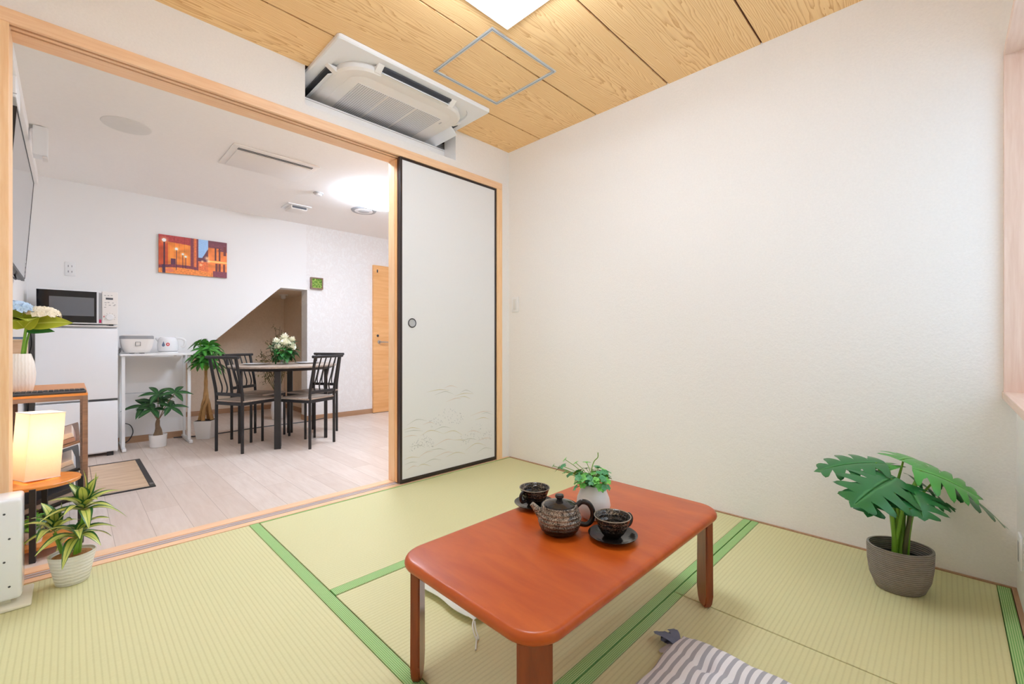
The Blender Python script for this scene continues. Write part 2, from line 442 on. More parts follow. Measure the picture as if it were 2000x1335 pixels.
def obj(name, b, mat, parent=None, smooth=40, loc=None):
    bm = b.b if isinstance(b, B) else b
    bmesh.ops.recalc_face_normals(bm, faces=bm.faces) if smooth != 'leaf' else None
    me = bpy.data.meshes.new(name); bm.to_mesh(me); bm.free()
    me.materials.append(M[mat] if isinstance(mat, str) else mat)
    if smooth:
        me.polygons.foreach_set('use_smooth', [True] * len(me.polygons))
        if smooth != 'leaf': me.set_sharp_from_angle(angle=math.radians(smooth))
    o = bpy.data.objects.new(name, me); COL.objects.link(o)
    if parent: o.parent = parent
    if loc: o.location = loc
    return o
def tag(o, label=None, cat=None, group=None, kind=None):
    if label: o['label'] = label
    if cat: o['category'] = cat
    if group: o['group'] = group
    if kind: o['kind'] = kind
    return o
def thing(name, label, cat, loc=(0, 0, 0), rotz=0, group=None, rot=None):
    o = bpy.data.objects.new(name, None); COL.objects.link(o); o.empty_display_size = .05
    o.location = loc; o.rotation_euler = rot or (0, 0, rotz)
    return tag(o, label, cat, group)
def struct(name, b, mat, parent=None, smooth=0):
    o = obj(name, b, mat, parent, smooth)
    if not parent: o['kind'] = 'structure'
    return o
def copy_tree(o, parent=None):
    c = o.copy(); COL.objects.link(c)
    if parent: c.parent = parent
    for ch in list(o.children): copy_tree(ch, c)
    return c
V = Vector
def spline(pts, n=6):
    """Catmull-Rom through pts"""
    P = [V(p) for p in pts]; P = [P[0] * 2 - P[1]] + P + [P[-1] * 2 - P[-2]]; out = []
    for i in range(1, len(P) - 2):
        for k in range(n):
            t = k / n; a, b_, c, d = P[i - 1:i + 3]
            out.append(.5 * ((2 * b_) + (c - a) * t + (2 * a - 5 * b_ + 4 * c - d) * t * t + (3 * b_ - a - 3 * c + d) * t ** 3))
    out.append(P[-2]); return out

XB, YA, YC, XD, CE = 2.571, 2.59, -0.19, -0.25, 2.522
DC, YB, XL, XR = 2.357, 5.46, -0.25, 4.1

# ------------------------------------------------------------------ the room shell
struct('floor', B().box(XD - .1, XB + .1, YC - .1, 2.57, -.12, -.048), 'dark')
struct('floor', B().box(XL - .1, XR + .1, 2.73, 7.0, -.12, 0), 'planks')
b = B()
joints = [-.335, .180, .695, 1.210, 1.725, 2.240, 2.755]
for y0, y1 in zip(joints, joints[1:]):
    y0 = max(y0 + .005, YC - .1); y1 = min(y1 - .005, YA)
    b.box(XD - .1, XB + .1, y0, y1, CE, CE + .012)
ce = struct('ceiling', b, 'ceilwood')
obj('joint_backing', B().box(XD - .1, XB + .1, YC - .1, YA + .8, CE + .008, CE + .06), 'groove', ce, 0)
struct('ceiling', B().box(XL - .1, XR + .1, 2.735, YB + .2, DC, DC + .05).box(2.15, XR + .1, 2.735, 3.4, DC, DC + .3), 'dceil')

# wall A, between the tatami room and the dining room, with its niche for the air conditioner
b = B()
NX0, NX1, NZ = .942, 2.018, 2.297
b.box(2.481, XB + .1, YA, 2.73, -.05, CE)
b.box(XD - .1, -.20, YA, 2.73, -.05, CE)
b.box(-.20, 2.481, YA, 2.73, 2.238, NZ)
b.box(-.20, NX0, YA, 2.73, NZ, CE); b.box(NX1, 2.481, YA, 2.73, NZ, CE)
b.box(XB + .1, XR + .1, 2.60, 2.73, -.05, CE)
b.box(NX0 - .1, NX0 - .06, 2.73, 3.35, 2.36, CE + .05); b.box(NX1 + .08, NX1 + .12, 2.73, 3.35, 2.36, CE + .05)
b.box(1.935, 2.10, 2.80, 2.84, 2.30, 2.497); b.box(NX0 - .1, NX1 + .12, 3.35, 3.39, 2.36, CE + .05); b.box(NX0 - .06, NX1 + .08, 2.73, 3.35, DC + .052, DC + .06)  # small wall piece before the niche back is added to catch light there
struct('wall_back', b, 'wall')
struct('wall_right', B().box(XB, XB + .1, YC - .1, 2.60, -.05, CE + .02), 'wall')
WX0, WX1, WZ0, WZ1 = .90, 2.541, .758, 2.056
b = B()
b.box(XD - .1, WX0 - .03, YC - .1, YC, -.05, CE + .02)
b.box(WX0 - .03, XB, YC - .1, YC, -.05, WZ0 - .03); b.box(WX0 - .03, XB, YC - .1, YC, WZ1 + .03, CE + .02)
b.box(WX1 + .01, XB, YC - .1, YC, WZ0 - .03, WZ1 + .03)
struct('wall_front', b, 'wall')
struct('wall_left', B().box(XD - .1, XD, YC - .1, YA, -.05, CE + .02), 'wall')

# window in wall C
w = struct('window_1', B().box(WX0 - .03, WX0, YC - .14, YC + .034, WZ0, WZ1).box(WX1, WX1 + .03, YC - .14, YC + .034, WZ0, WZ1), 'pinkZ')
obj('window_sill', B().box(WX0 - .03, XB - .001, YC - .14, YC + .038, WZ0 - .03, WZ0, .003), 'pinkX', w, 0)
obj('window_head', B().box(WX0 - .03, XB - .001, YC - .14, YC + .034, WZ1, WZ1 + .03, .003), 'pinkX', w, 0)
obj('window_track', B().box(WX0, WX1, YC - .06, YC - .05, WZ0, WZ0 + .012).box(WX0, WX1, YC - .06, YC - .05, WZ1 - .012, WZ1).box(WX1 - .012, WX1, YC - .14, YC - .04, WZ0 + .012, WZ1 - .012), 'trimO', w, 0)
mid = (WX0 + WX1) / 2
for i, (a, c, yy) in enumerate(((WX0, mid + .03, YC - .09), (mid - .03, WX1 - .012, YC - .12))):
    s_ = obj('sash', B().box(a, a + .04, yy - .012, yy + .012, WZ0 + .005, WZ1 - .005).box(c - .04, c, yy - .012, yy + .012, WZ0 + .005, WZ1 - .005)
             .box(a + .04, c - .04, yy - .012, yy + .012, WZ0 + .005, WZ0 + .05).box(a + .04, c - .04, yy - .012, yy + .012, WZ1 - .045, WZ1 - .005), 'alu', w, 0)
    obj('glass_pane', B().box(a + .038, c - .038, yy - .002, yy + .002, WZ0 + .048, WZ1 - .043), 'glass', s_, 0)

# trims: lintel, jambs, threshold, floor edge strips
b = B()
b.box(-.20, 2.481, 2.572, 2.592, 2.185, 2.238, .002)
b.box(-.165, 2.481, 2.606, 2.626, 2.185, 2.238); b.box(-.165, 2.481, 2.640, 2.735, 2.185, 2.238)
b.box(-.165, 2.481, 2.590, 2.642, 2.204, 2.238)
lt = struct('trim_1', b, 'trimX')
obj('lintel_groove', B().box(-.16, 2.48, 2.593, 2.605, 2.200, 2.2035).box(-.16, 2.48, 2.627, 2.6395, 2.200, 2.2035), 'groove', lt, 0)
struct('trim_2', B().box(-.215, -.165, 2.572, 2.735, 0, 2.185, .002), 'trimZ')
struct('trim_3', B().box(2.424, 2.481, 2.572, 2.735, 0, 2.185, .002), 'trimZ')
b = B().box(-.215, 2.481, 2.57, 2.612, -.05, .002).box(-.215, 2.481, 2.612, 2.668, -.05, -.002).box(-.215, 2.481, 2.668, 2.735, -.05, .003)
th = struct('trim_4', b, 'trimX')
b = B()
for y in (2.624, 2.652): b.box(-.165, 2.424, y - .005, y + .005, -.002, .0035)
obj('rail', b, 'rail', th, 0)
struct('trim_5', B().box(XB - .014, XB, YC, YA - .02, -.048, .003), 'brownbase')
struct('trim_6', B().box(XD, XB - .014, YC, YC + .014, -.048, .003), 'brownbase')
struct('trim_7', B().box(2.481, XB - .014, 2.57, YA, -.048, .003), 'trimX')

# tatami mats: long sides carry the green border
def mat_(x0, x1, y0, y1, ax, borders, label):
    t = thing('tatami_mat', label, 'tatami mat', ((x0 + x1) / 2, (y0 + y1) / 2, 0), group=None)
    cx, cy = (x0 + x1) / 2, (y0 + y1) / 2; g = .0015
    X0, X1, Y0, Y1 = x0 - cx + g, x1 - cx - g, y0 - cy + g, y1 - cy - g
    bw = .034
    mx0, mx1, my0, my1 = X0, X1, Y0, Y1
    bb = []
    for s_, wd in borders:
        if s_ == 'x0': bb.append((X0, X0 + wd, Y0, Y1)); mx0 = X0 + wd + .002
        if s_ == 'x1': bb.append((X1 - wd, X1, Y0, Y1)); mx1 = X1 - wd - .002
        if s_ == 'y0': bb.append((X0, X1, Y0, Y0 + wd)); my0 = Y0 + wd + .002
        if s_ == 'y1': bb.append((X0, X1, Y1 - wd, Y1)); my1 = Y1 - wd - .002
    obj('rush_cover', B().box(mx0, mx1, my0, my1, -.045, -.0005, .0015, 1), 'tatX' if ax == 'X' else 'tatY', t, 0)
    for r in bb: obj('border', B().box(*r, -.045, .0006, .001, 1), 'heri', t, 0)
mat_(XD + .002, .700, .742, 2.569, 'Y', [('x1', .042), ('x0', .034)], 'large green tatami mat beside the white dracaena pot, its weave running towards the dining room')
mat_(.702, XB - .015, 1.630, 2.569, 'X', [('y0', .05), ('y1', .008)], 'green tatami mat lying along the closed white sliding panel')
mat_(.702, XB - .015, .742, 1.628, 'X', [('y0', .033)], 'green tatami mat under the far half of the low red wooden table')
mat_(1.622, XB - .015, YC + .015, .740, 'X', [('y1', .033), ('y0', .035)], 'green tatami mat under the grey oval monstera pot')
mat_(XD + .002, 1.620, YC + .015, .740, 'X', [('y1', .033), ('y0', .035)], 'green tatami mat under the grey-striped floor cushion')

# sliding panels
f = struct('door_1', B().box(1.562, 2.407, 2.584, 2.602, .030, 2.170), 'fusuma')
obj('panel_frame', B().box(1.546, 1.563, 2.580, 2.606, .008, 2.184, .002).box(2.406, 2.423, 2.580, 2.606, .008, 2.184, .002)
    .box(1.563, 2.406, 2.580, 2.606, .008, .031, .002).box(1.563, 2.406, 2.580, 2.606, 2.168, 2.184, .002), 'lacq', f, 0)
pu = obj('pull_ring', B().lathe([(.0255, 0), (.031, 0), (.032, .003), (.029, .005), (.026, .004)], (0, 0, 0), 40, cap=False), 'black', f)
pu.location = (1.640, 2.584, 1.079); pu.rotation_euler = (PI / 2, 0, 0)
pd = obj('pull_dish', B().lathe([(.0005, .0005), (.018, .0008), (.0255, .003)], (0, 0, 0), 40, cap=False), 'midgrey', pu)
ARCS = [[0.214, 0.599, 0.318, 0.609, 0.407, 0.597], [0.278, 0.574, 0.372, 0.591, 0.449, 0.565], [0.359, 0.615, 0.421, 0.63, 0.485, 0.611], [0.456, 0.551, 0.543, 0.563, 0.641, 0.552], [0.506, 0.569, 0.565, 0.587, 0.633, 0.559], [0.379, 0.515, 0.463, 0.533, 0.521, 0.525], [0.477, 0.537, 0.55, 0.539, 0.61, 0.517], [0.054, 0.389, 0.132, 0.418, 0.214, 0.4], [0.182, 0.377, 0.239, 0.386, 0.278, 0.37], [0.03, 0.361, 0.096, 0.368, 0.163, 0.348], [0.036, 0.345, 0.108, 0.348, 0.182, 0.332], [0.025, 0.311, 0.09, 0.316, 0.138, 0.304], [0.157, 0.301, 0.246, 0.328, 0.352, 0.291], [0.265, 0.322, 0.352, 0.338, 0.421, 0.32], [0.61, 0.387, 0.735, 0.406, 0.833, 0.392], [0.656, 0.349, 0.735, 0.358, 0.8, 0.34], [0.719, 0.389, 0.775, 0.392, 0.841, 0.369], [0.265, 0.208, 0.379, 0.242, 0.456, 0.227], [0.449, 0.228, 0.521, 0.218, 0.565, 0.204], [0.514, 0.212, 0.603, 0.213, 0.672, 0.196], [0.672, 0.181, 0.759, 0.194, 0.841, 0.178], [0.558, 0.13, 0.664, 0.167, 0.767, 0.135], [0.672, 0.089, 0.751, 0.117, 0.833, 0.097], [0.272, 0.131, 0.379, 0.15, 0.449, 0.135], [0.379, 0.116, 0.477, 0.132, 0.558, 0.106], [0.201, 0.187, 0.311, 0.187, 0.379, 0.167], [0.145, 0.155, 0.207, 0.18, 0.265, 0.176], [0.03, 0.16, 0.084, 0.169, 0.157, 0.153], [0.036, 0.128, 0.09, 0.134, 0.138, 0.124], [0.048, 0.085, 0.102, 0.105, 0.138, 0.095], [0.138, 0.092, 0.182, 0.102, 0.252, 0.075], [0.188, 0.104, 0.265, 0.121, 0.338, 0.102], [0.58, 0.266, 0.641, 0.269, 0.719, 0.239], [0.352, 0.288, 0.449, 0.296, 0.536, 0.249], [0.072, 0.241, 0.157, 0.237, 0.201, 0.214]]
def arc_mesh(sel):
    b = B()
    for i, a in enumerate(ARCS):
        if i % 3 != sel: continue
        p = [(a[0], 0, a[1]), (a[2], 0, a[3]), (a[4], 0, a[5])]
        pts = spline(p, 7); n = len(pts) - 1
        for k in range(n):
            w0 = .0018 * (1 - abs(2 * k / n - 1)) + .0004; w1 = .0018 * (1 - abs(2 * (k + 1) / n - 1)) + .0004
            q0, q1 = pts[k], pts[k + 1]
            b.face([q0 - V((0, 0, w0)), q1 - V((0, 0, w1)), q1 + V((0, 0, w1)), q0 + V((0, 0, w0))])
    return b
for i, mname in enumerate(('gold', 'greyline', 'pinkline')):
    obj('grass_drawing', arc_mesh(i), mname, f, 0, (1.546, 2.5835, 0))
b = B(); r_ = random.Random(3)
for (x0, x1, z0, z1) in ((.235, .55, .335, .50), (.075, .28, .20, .33), (.51, .83, .17, .36)):
    for k in range(75):
        u_, v_ = r_.random(), r_.random()
        x = x0 + (x1 - x0) * u_; z = z0 + (z1 - z0) * (.15 * (1 - abs(2 * u_ - 1)) + .75 * v_ * (.5 + .5 * (1 - abs(2 * u_ - 1))))
        a = r_.uniform(0, PI); L = r_.uniform(.003, .007)
        dx, dz = L * math.cos(a), L * math.sin(a)
        b.face([(x - dx, 0, z - dz), (x + dz * .35, 0, z - dx * .35), (x + dx, 0, z + dz), (x - dz * .35, 0, z + dx * .35)])
obj('blossom_drawing', b, 'leafink', f, 0, (1.546, 2.5833, 0))
struct('door_2', B().box(1.548, 2.42, 2.622, 2.650, .008, 2.180), 'trimO')
obj('panel_edge_groove', B().box(1.5465, 1.548, 2.608, 2.620, .01, 2.18), 'groove', bpy.data.objects['door_2'], 0)
struct('door_4', B().box(1.548, 2.42, 2.656, 2.735, .004, 2.184, .002), 'trimZ')

# dining room shell
struct('wall_west', B().box(XL - .1, XL, 2.73, 7.0, -.05, DC + .03), 'dwall')
out = [(XL, -.05), (.827, -.05), (.827, .728), (1.714, 1.576), (2.01, 1.576), (2.01, -.05), (XR, -.05), (XR, DC + .03), (XL, DC + .03)]
struct('wall_north', B().poly([(x, YB, z) for x, z in out], (0, .18, 0)), 'dwallN')
struct('wall_east', B().box(XR, XR + .1, 2.73, 5.64, -.05, DC + .03), 'dwall')
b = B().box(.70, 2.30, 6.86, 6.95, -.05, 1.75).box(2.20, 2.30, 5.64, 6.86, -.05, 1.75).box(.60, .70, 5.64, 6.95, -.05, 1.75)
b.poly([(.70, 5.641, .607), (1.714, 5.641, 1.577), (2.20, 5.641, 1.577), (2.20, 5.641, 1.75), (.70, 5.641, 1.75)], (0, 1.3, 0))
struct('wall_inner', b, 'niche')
BH = .062
struct('baseboard_north', B().box(XL, .827, YB - .008, YB, 0, BH).box(2.01, XR, YB - .008, YB, 0, BH).box(XR - .008, XR, 2.73, YB - .01, 0, BH), 'brownbase')
struct('baseboard_inner', B().box(.70, 2.20, 6.852, 6.86, 0, BH).box(2.192, 2.20, 5.64, 6.85, 0, BH).box(2.002, 2.01, YB, 5.64, 0, BH).box(2.01, 2.19, 5.641, 5.649, 0, BH), 'brownbase')
# soffit along the dining wall
struct('trim_8', B().box(XL, -.186, 2.74, YB, 2.279, DC, .006, 2), 'dceil')

# interior door
d = struct('door_3', B().box(2.85, 3.62, YB - .036, YB - .001, .006, 1.977, .002), 'doorwood')
obj('door_shadow_gap', B().box(2.85, 3.62, YB - .03, YB - .002, 0, .006), 'dark', d, 0)
h_ = obj('door_handle', B().lathe([(.024, 0), (.024, .008), (.010, .012), (.009, .045)], (0, 0, 0), 20, axis=(0, -1, 0)).tube([(0, -.042, 0), (.05, -.046, 0), (.11, -.044, -.002)], [.010, .009, .007], 10), 'chrome', d)
h_.location = (2.93, YB - .036, .95)
k_ = obj('door_lock', B().lathe([(.016, 0), (.016, .006), (.004, .007)], (0, 0, 0), 16, axis=(0, -1, 0)).box(-.004, .004, -.018, -.006, -.014, .014), 'darkgrey', d)
k_.location = (2.91, YB - .036, 1.035)
s_ = obj('sign_plate', B().box(-.009, .009, -.003, 0, -.02, .02, .002), 'darkgrey', d); s_.location = (2.905, YB - .036, 1.90)

# ------------------------------------------------------------------ things on the ceiling of the tatami room
t = thing('ceiling_lamp', 'square white ceiling lamp glowing on the cedar-board ceiling', 'lamp', (1.18, 1.20, CE))
obj('lamp_frame', B().box(-.345, .345, -.345, .345, -.032, -.024, .003).box(-.20, .20, -.20, .20, -.024, -.001), 'offwhite', t, 0)
obj('diffuser', B().box(-.240, .240, -.240, .240, -.122, -.0325, .008, 3), 'lampA', t, 40)

t = thing('ceiling_hatch', 'square ceiling access hatch with a silver rim beside the ceiling lamp', 'hatch', (1.735, 1.862, CE))
b = B(); q = .252; w_ = .016
for s in (0, 1):
    o_ = q + s * .0 if not s else q - .0095
b.box(-q, q, q - w_, q, -.007, -.0005).box(-q, q, -q, -q + w_, -.007, -.0005).box(-q, -q + w_, -q + w_, q - w_, -.007, -.0005).box(q - w_, q, -q + w_, q - w_, -.007, -.0005)
fr_ = obj('hatch_rim', b, 'alu', t, 0)
q2 = q - .0075; b = B()
b.box(-q2, q2, q2 - .002, q2, -.0078, -.007).box(-q2, q2, -q2, -q2 + .002, -.0078, -.007).box(-q2, -q2 + .002, -q2, q2, -.0078, -.007).box(q2 - .002, q2, -q2, q2, -.0078, -.007)
obj('rim_groove', b, 'ink', fr_, 0)

# cassette air conditioner, half in the niche of wall A
AX, AY = 1.481, 2.712
t = thing('cassette_air_conditioner', 'large white four-way cassette air conditioner with a fine mesh grille above the lintel', 'air conditioner', (AX, AY, CE))
def rsq(h, r, n=10, p=4):
    pts = []
    for cx, cy, a0 in ((h - r, h - r, 0), (-h + r, h - r, 90), (-h + r, -h + r, 180), (h - r, -h + r, 270)):
        for k in range(n + 1):
            a = math.radians(a0 + 90 * k / n); pts.append((cx + r * math.cos(a), cy + r * math.sin(a)))
    return pts
def rings(b, specs, cap=True):
    R = [[b.b.verts.new((x, y, z)) for x, y in pts] for pts, z in specs]
    for A_, C_ in zip(R, R[1:]):
        for i in range(len(A_)): b.b.faces.new((A_[i], A_[(i + 1) % len(A_)], C_[(i + 1) % len(A_)], C_[i]))
    if cap: b.b.faces.new(R[-1])
    return b
obj('decor_panel', rings(B(), [(rsq(.522, .02), -.001), (rsq(.522, .02), -.018), (rsq(.515, .02), -.024), (rsq(.452, .14), -.024), (rsq(.448, .14), -.012)]), 'glosswhite', t, 30)
obj('intake_panel', rings(B(), [(rsq(.42, .17), -.012), (rsq(.425, .17), -.046), (rsq(.412, .16), -.056), (rsq(.36, .10), -.060), (rsq(.356, .098), -.0585), (rsq(.35, .096), -.0605)]), 'offwhite', t, 30)
for k in range(4):
    R_ = Matrix.Rotation(k * PI / 2, 4, 'Z')
    def rb(b): bmesh.ops.transform(b.b, matrix=R_, verts=b.b.verts); return b
    obj('outlet_slot', rb(B().box(-.235, .235, -.466, -.413, -.034, -.0245)), 'darkgrey', t, 0)
    if k == 1:   # this louver hangs open
        obj('louver', rb(B().obox((0, -.422, -.066), (.47, .105, .004), Matrix.Rotation(math.radians(42), 3, 'X'), .0015)), 'glosswhite', t, 0)
    else:
        obj('louver', rb(B().obox((0, -.432, -.047), (.46, .052, .004), Matrix.Rotation(math.radians(30), 3, 'X'), .0015)), 'glosswhite', t, 0)
    for x0 in (-.272, .236):
        obj('corner_pad', rb(B().poly([(x0, -.474, -.0245), (x0, -.405, -.0245), (x0, -.405, -.050), (x0, -.425, -.052)], (.036, 0, 0))), 'offwhite', t, 0)
def meshgrille():
    k = NT('fine_mesh_grille'); X, Y, Z = k.xyz(k.coord())
    a = k.math('SINE', k.math('MULTIPLY', X, 2 * PI / .0135)); c = k.math('SINE', k.math('MULTIPLY', Y, 2 * PI / .0135))
    m_ = k.math('GREATER_THAN', k.math('MINIMUM', a, c), -.25)
    k.base(k.mix(m_, rgb(232, 230, 230), rgb(150, 148, 150))); k.rough(.5)
    k.bump(k.math('MULTIPLY', m_, -1.0), .6, .003)
    return k.m
M['grille'] = meshgrille()
gr = obj('intake_grille', B().box(-.292, .292, -.275, .275, -.0625, -.0605), 'grille', t, 0)
b = B()
for x in (-.1, .1): b.box(x - .006, x + .006, -.275, .275, -.0635, -.0625)
obj('grille_bar', b, 'offwhite', gr, 0)
obj('service_tab', B().box(.318, .326, -.24, -.21, -.063, -.0605, .001), 'midgrey', t, 0)

t = thing('light_switch', 'white rocker light switch on the cream wall beside the sliding panel', 'light switch', (XB, 2.509, 1.256))
obj('switch_plate', B().box(-.008, 0, -.036, .036, -.062, .062, .003), 'white', t)
obj('rocker', B().box(-.012, -.008, -.014, .018, -.043, .043, .002), 'palegrey', t)
t = thing('wall_outlet', 'white outlet plate low on the window wall behind the monstera', 'outlet', (2.40, YC, .20))
obj('cover_plate', B().box(-.036, .036, 0, .008, -.06, .06, .003), 'white', t)
obj('socket', B().box(-.012, .012, .008, .010, -.035, .035, .001), 'midgrey', t)

# ------------------------------------------------------------------ low table
TZ = .35
t = thing('low_table', 'low reddish-brown lacquered wooden table with rounded corners and flat folding legs', 'table', (1.158, .845, 0))
hx, hy, r0 = .512, .272, .085
def rrect(hx, hy, r, n=10):
    pts = []
    for cx, cy, a0 in ((hx - r, hy - r, 0), (-hx + r, hy - r, 90), (-hx + r, -hy + r, 180), (hx - r, -hy + r, 270)):
        for k in range(n + 1):
            a = math.radians(a0 + 90 * k / n); pts.append((cx + r * math.cos(a), cy + r * math.sin(a)))
    return pts
sp = []
for k in range(9):
    a = -PI / 2 + PI * k / 8; off = .014 * (1 - math.cos(a))
    sp.append((rrect(hx - off, hy - off, r0 - off), TZ - .015 + .015 * math.sin(a)))
b = B(); rings(b, sp); b.b.faces.new([v for v in b.b.verts][:44][::-1])
obj('tabletop', b, 'table', t, 50)
for sx, sy in ((-1, -1), (1, 1), (1, -1), (-1, 1)):
    ang = math.radians(45 * (-1 if sx * sy > 0 else 1))
    b = B()
    # plate leg, narrowing to a rounded foot
    prof = [(-.038, TZ - .031), (.038, TZ - .031), (.038, .05), (.033, .016), (.02, 0), (-.02, 0), (-.033, .016), (-.038, .05)]
    b.poly([(x, -.013, z) for x, z in prof], (0, .026, 0))
    bmesh.ops.bevel(b.b, geom=[e for e in b.b.edges], offset=.004, segments=2, affect='EDGES')
    l = obj('leg', b, 'tableleg', t, 40); l.location = (sx * (hx - .050), sy * (hy - .050), 0); l.rotation_euler = (0, 0, ang)
    l_in = V((-sx, -sy, 0)).normalized()
    br = B().obox((0, 0, 0), (.036, .03, .003), Matrix.Rotation(.5, 3, 'X')).box(-.018, .018, -.015, -.012, -.012, .02)
    bo = obj('bracket', br, 'brass', t, 0); bo.location = V((sx * (hx - .050), sy * (hy - .050), TZ - .048)) + l_in * .034; bo.rotation_euler = (0, 0, ang + (PI if sx > 0 else 0))

# tea things; local +x of the pot points to the handle
def lathe_open(outer, inner): return outer + inner[::-1]
TR = -(PI / 2 - AZ)
t = thing('teapot', 'dark speckled stoneware teapot with a knobbed lid and looped handle', 'teapot', (1.089, .869, TZ), TR)
body = [(.042, 0), (.051, .005)] + [(r_ + .0011 * math.sin(z_ * 2 * PI / .0115), z_) for r_, z_ in [(V(p_).x, V(p_).y) for p_ in spline([(.054, .008, 0), (.0625, .022, 0), (.0675, .042, 0), (.0655, .058, 0), (.0600, .073, 0)], 7)]] + [(.0565, .080), (.0575, .086), (.055, .089), (.049, .087)]
obj('pot_body', B().lathe(body, n=48), 'glaze', t, 50)
ld = obj('lid', B().lathe([(.0495, .086), (.048, .091), (.034, .097), (.012, .102), (.002, .1025)], n=40), 'glazeplain', t, 50)
obj('knob', B().lathe([(.009, .100), (.0085, .106), (.0125, .110), (.0145, .114), (.0125, .119), (.001, .120)], n=20), 'glazeplain', ld, 60)
obj('spout', B().tube(spline([(-.050, 0, .052), (-.066, 0, .066), (-.078, 0, .080), (-.088, 0, .090)], 4), [.019, .018, .0165, .015, .0135, .012, .011, .0105, .0095, .009, .0085, .008, .0075], 14), 'glaze', t, 60)
obj('handle', B().tube(spline([(.052, 0, .082), (.070, 0, .096), (.092, 0, .090), (.105, 0, .066), (.102, 0, .040), (.086, 0, .025), (.062, 0, .028)], 5), .0055, 10, 1.5), 'glazeplain', t, 60)

def saucer(loc, label):
    s_ = obj('saucer', B().lathe([(.030, 0), (.034, .002), (.060, .009), (.072, .015), (.074, .018), (.071, .0175), (.055, .0115), (.032, .0065), (.001, .006)], n=40), 'glazeplain', None, 50, loc)
    return tag(s_, label, 'saucer', 'stoneware saucers under the cups')
saucer((1.166, .724, TZ), 'dark glazed saucer under the cup closest to the table edge')
saucer((1.196, 1.070, TZ), 'dark glazed saucer under the cup behind the teapot spout')
def teacup(loc, rz, label):
    t = thing('teacup', label, 'cup', loc, rz, 'stoneware cups on the low table')
    pr = [(.024, 0), (.026, .004), (.035, .014), (.042, .026), (.048, .044), (.0545, .062), (.0555, .064), (.053, .0635), (.046, .046), (.038, .026), (.022, .010), (.001, .009)]
    obj('bowl', B().lathe(pr, n=44), 'cupglaze', t, 60)
    obj('rim', B().lathe([(.0545, .0615), (.0562, .0632), (.0555, .0648), (.0532, .0645), (.0528, .0625)], n=44, cap=False), 'rim', t, 60)
    obj('handle', B().tube(spline([(.048, 0, .054), (.062, 0, .058), (.072, 0, .044), (.064, 0, .026), (.044, 0, .024)], 4), .0045, 8, 1.4), 'glazeplain', t, 60)
    return t
teacup((1.168, .726, TZ + .0065), TR + .42, 'dark stoneware cup with speckled side closest to the table edge')
teacup((1.196, 1.070, TZ + .0065), TR + PI + .75, 'dark stoneware cup partly hidden behind the teapot spout')

# egg vase with trailing clover-leaf plant
t = thing('vase_plant', 'small bright green leafy plant in a white egg-shaped vase on the low table', 'plant', (1.262, .860, TZ))
obj('vase', B().lathe([(.030, 0), (.038, .004), (.052, .024), (.0575, .046), (.054, .070), (.044, .094), (.034, .110), (.031, .113), (.028, .109), (.026, .09)], n=40), 'potwhite', t, 60)
def cloverfoliage(n, r, seed, center, up=.05, lr=.012, trail=None, kinds=2, petals=5):
    rr = random.Random(seed); bs = [B() for _ in range(kinds)]; st = B()
    spots = []
    for i in range(n):
        a = rr.uniform(0, 2 * PI); rad = r * math.sqrt(rr.random()); h = up * (rr.uniform(.1, 1) * (1.1 - .5 * (rad / r)))
        spots.append(V(center) + V((math.cos(a) * rad, math.sin(a) * rad, h)))
    if trail:
        for p in trail: spots.append(V(p))
    for i, p in enumerate(spots):
        dd = (p - V(center)); nrm = (V((dd.x, dd.y, .03 + abs(dd.z) * .8)).normalized() + V((rr.uniform(-.4, .4), rr.uniform(-.4, .4), .3))).normalized()
        a1 = nrm.orthogonal().normalized(); a2 = nrm.cross(a1)
        b = bs[rr.randrange(kinds)]
        k0 = rr.uniform(0, 2 * PI); lrr = lr * rr.uniform(.8, 1.25)
        for k in range(petals):
            an = k0 + 2 * PI * k / petals
            d = a1 * math.cos(an) + a2 * math.sin(an)
            b.blade(p, d + nrm * .25, nrm, lrr * 1.2, lrr * .60, .15, .15, 5, .62)
        st.tube(spline([V(center) + V((0, 0, -.01)), (V(center) * .5 + p * .5) + V((0, 0, .008)), p], 3), .0011, 5)
    return bs, st
trail = [(-.055, .075, .150), (-.048, .060, .143), (-.072, .093, .163), (-.060, .082, .170), (-.085, .105, .172), (-.035, .04, .118), (-.050, .035, .105), (-.045, .085, .190), (-.03, .05, .182), (-.01, .02, .185)]
bs, st = cloverfoliage(78, .062, 5, (.0, .0, .112), .064, .0125, trail)
obj('foliage', bs[0], 'cloverleaf', t, 'leaf'); obj('foliage', bs[1], 'cloverleaf2', t, 'leaf')
st.tube(spline([(0, 0, .12), (-.004, .004, .16), (.004, .0, .19), (.012, -.01, .205), (.01, -.012, .222)], 4), .0016, 5)
obj('stem', st, 'stem', t)

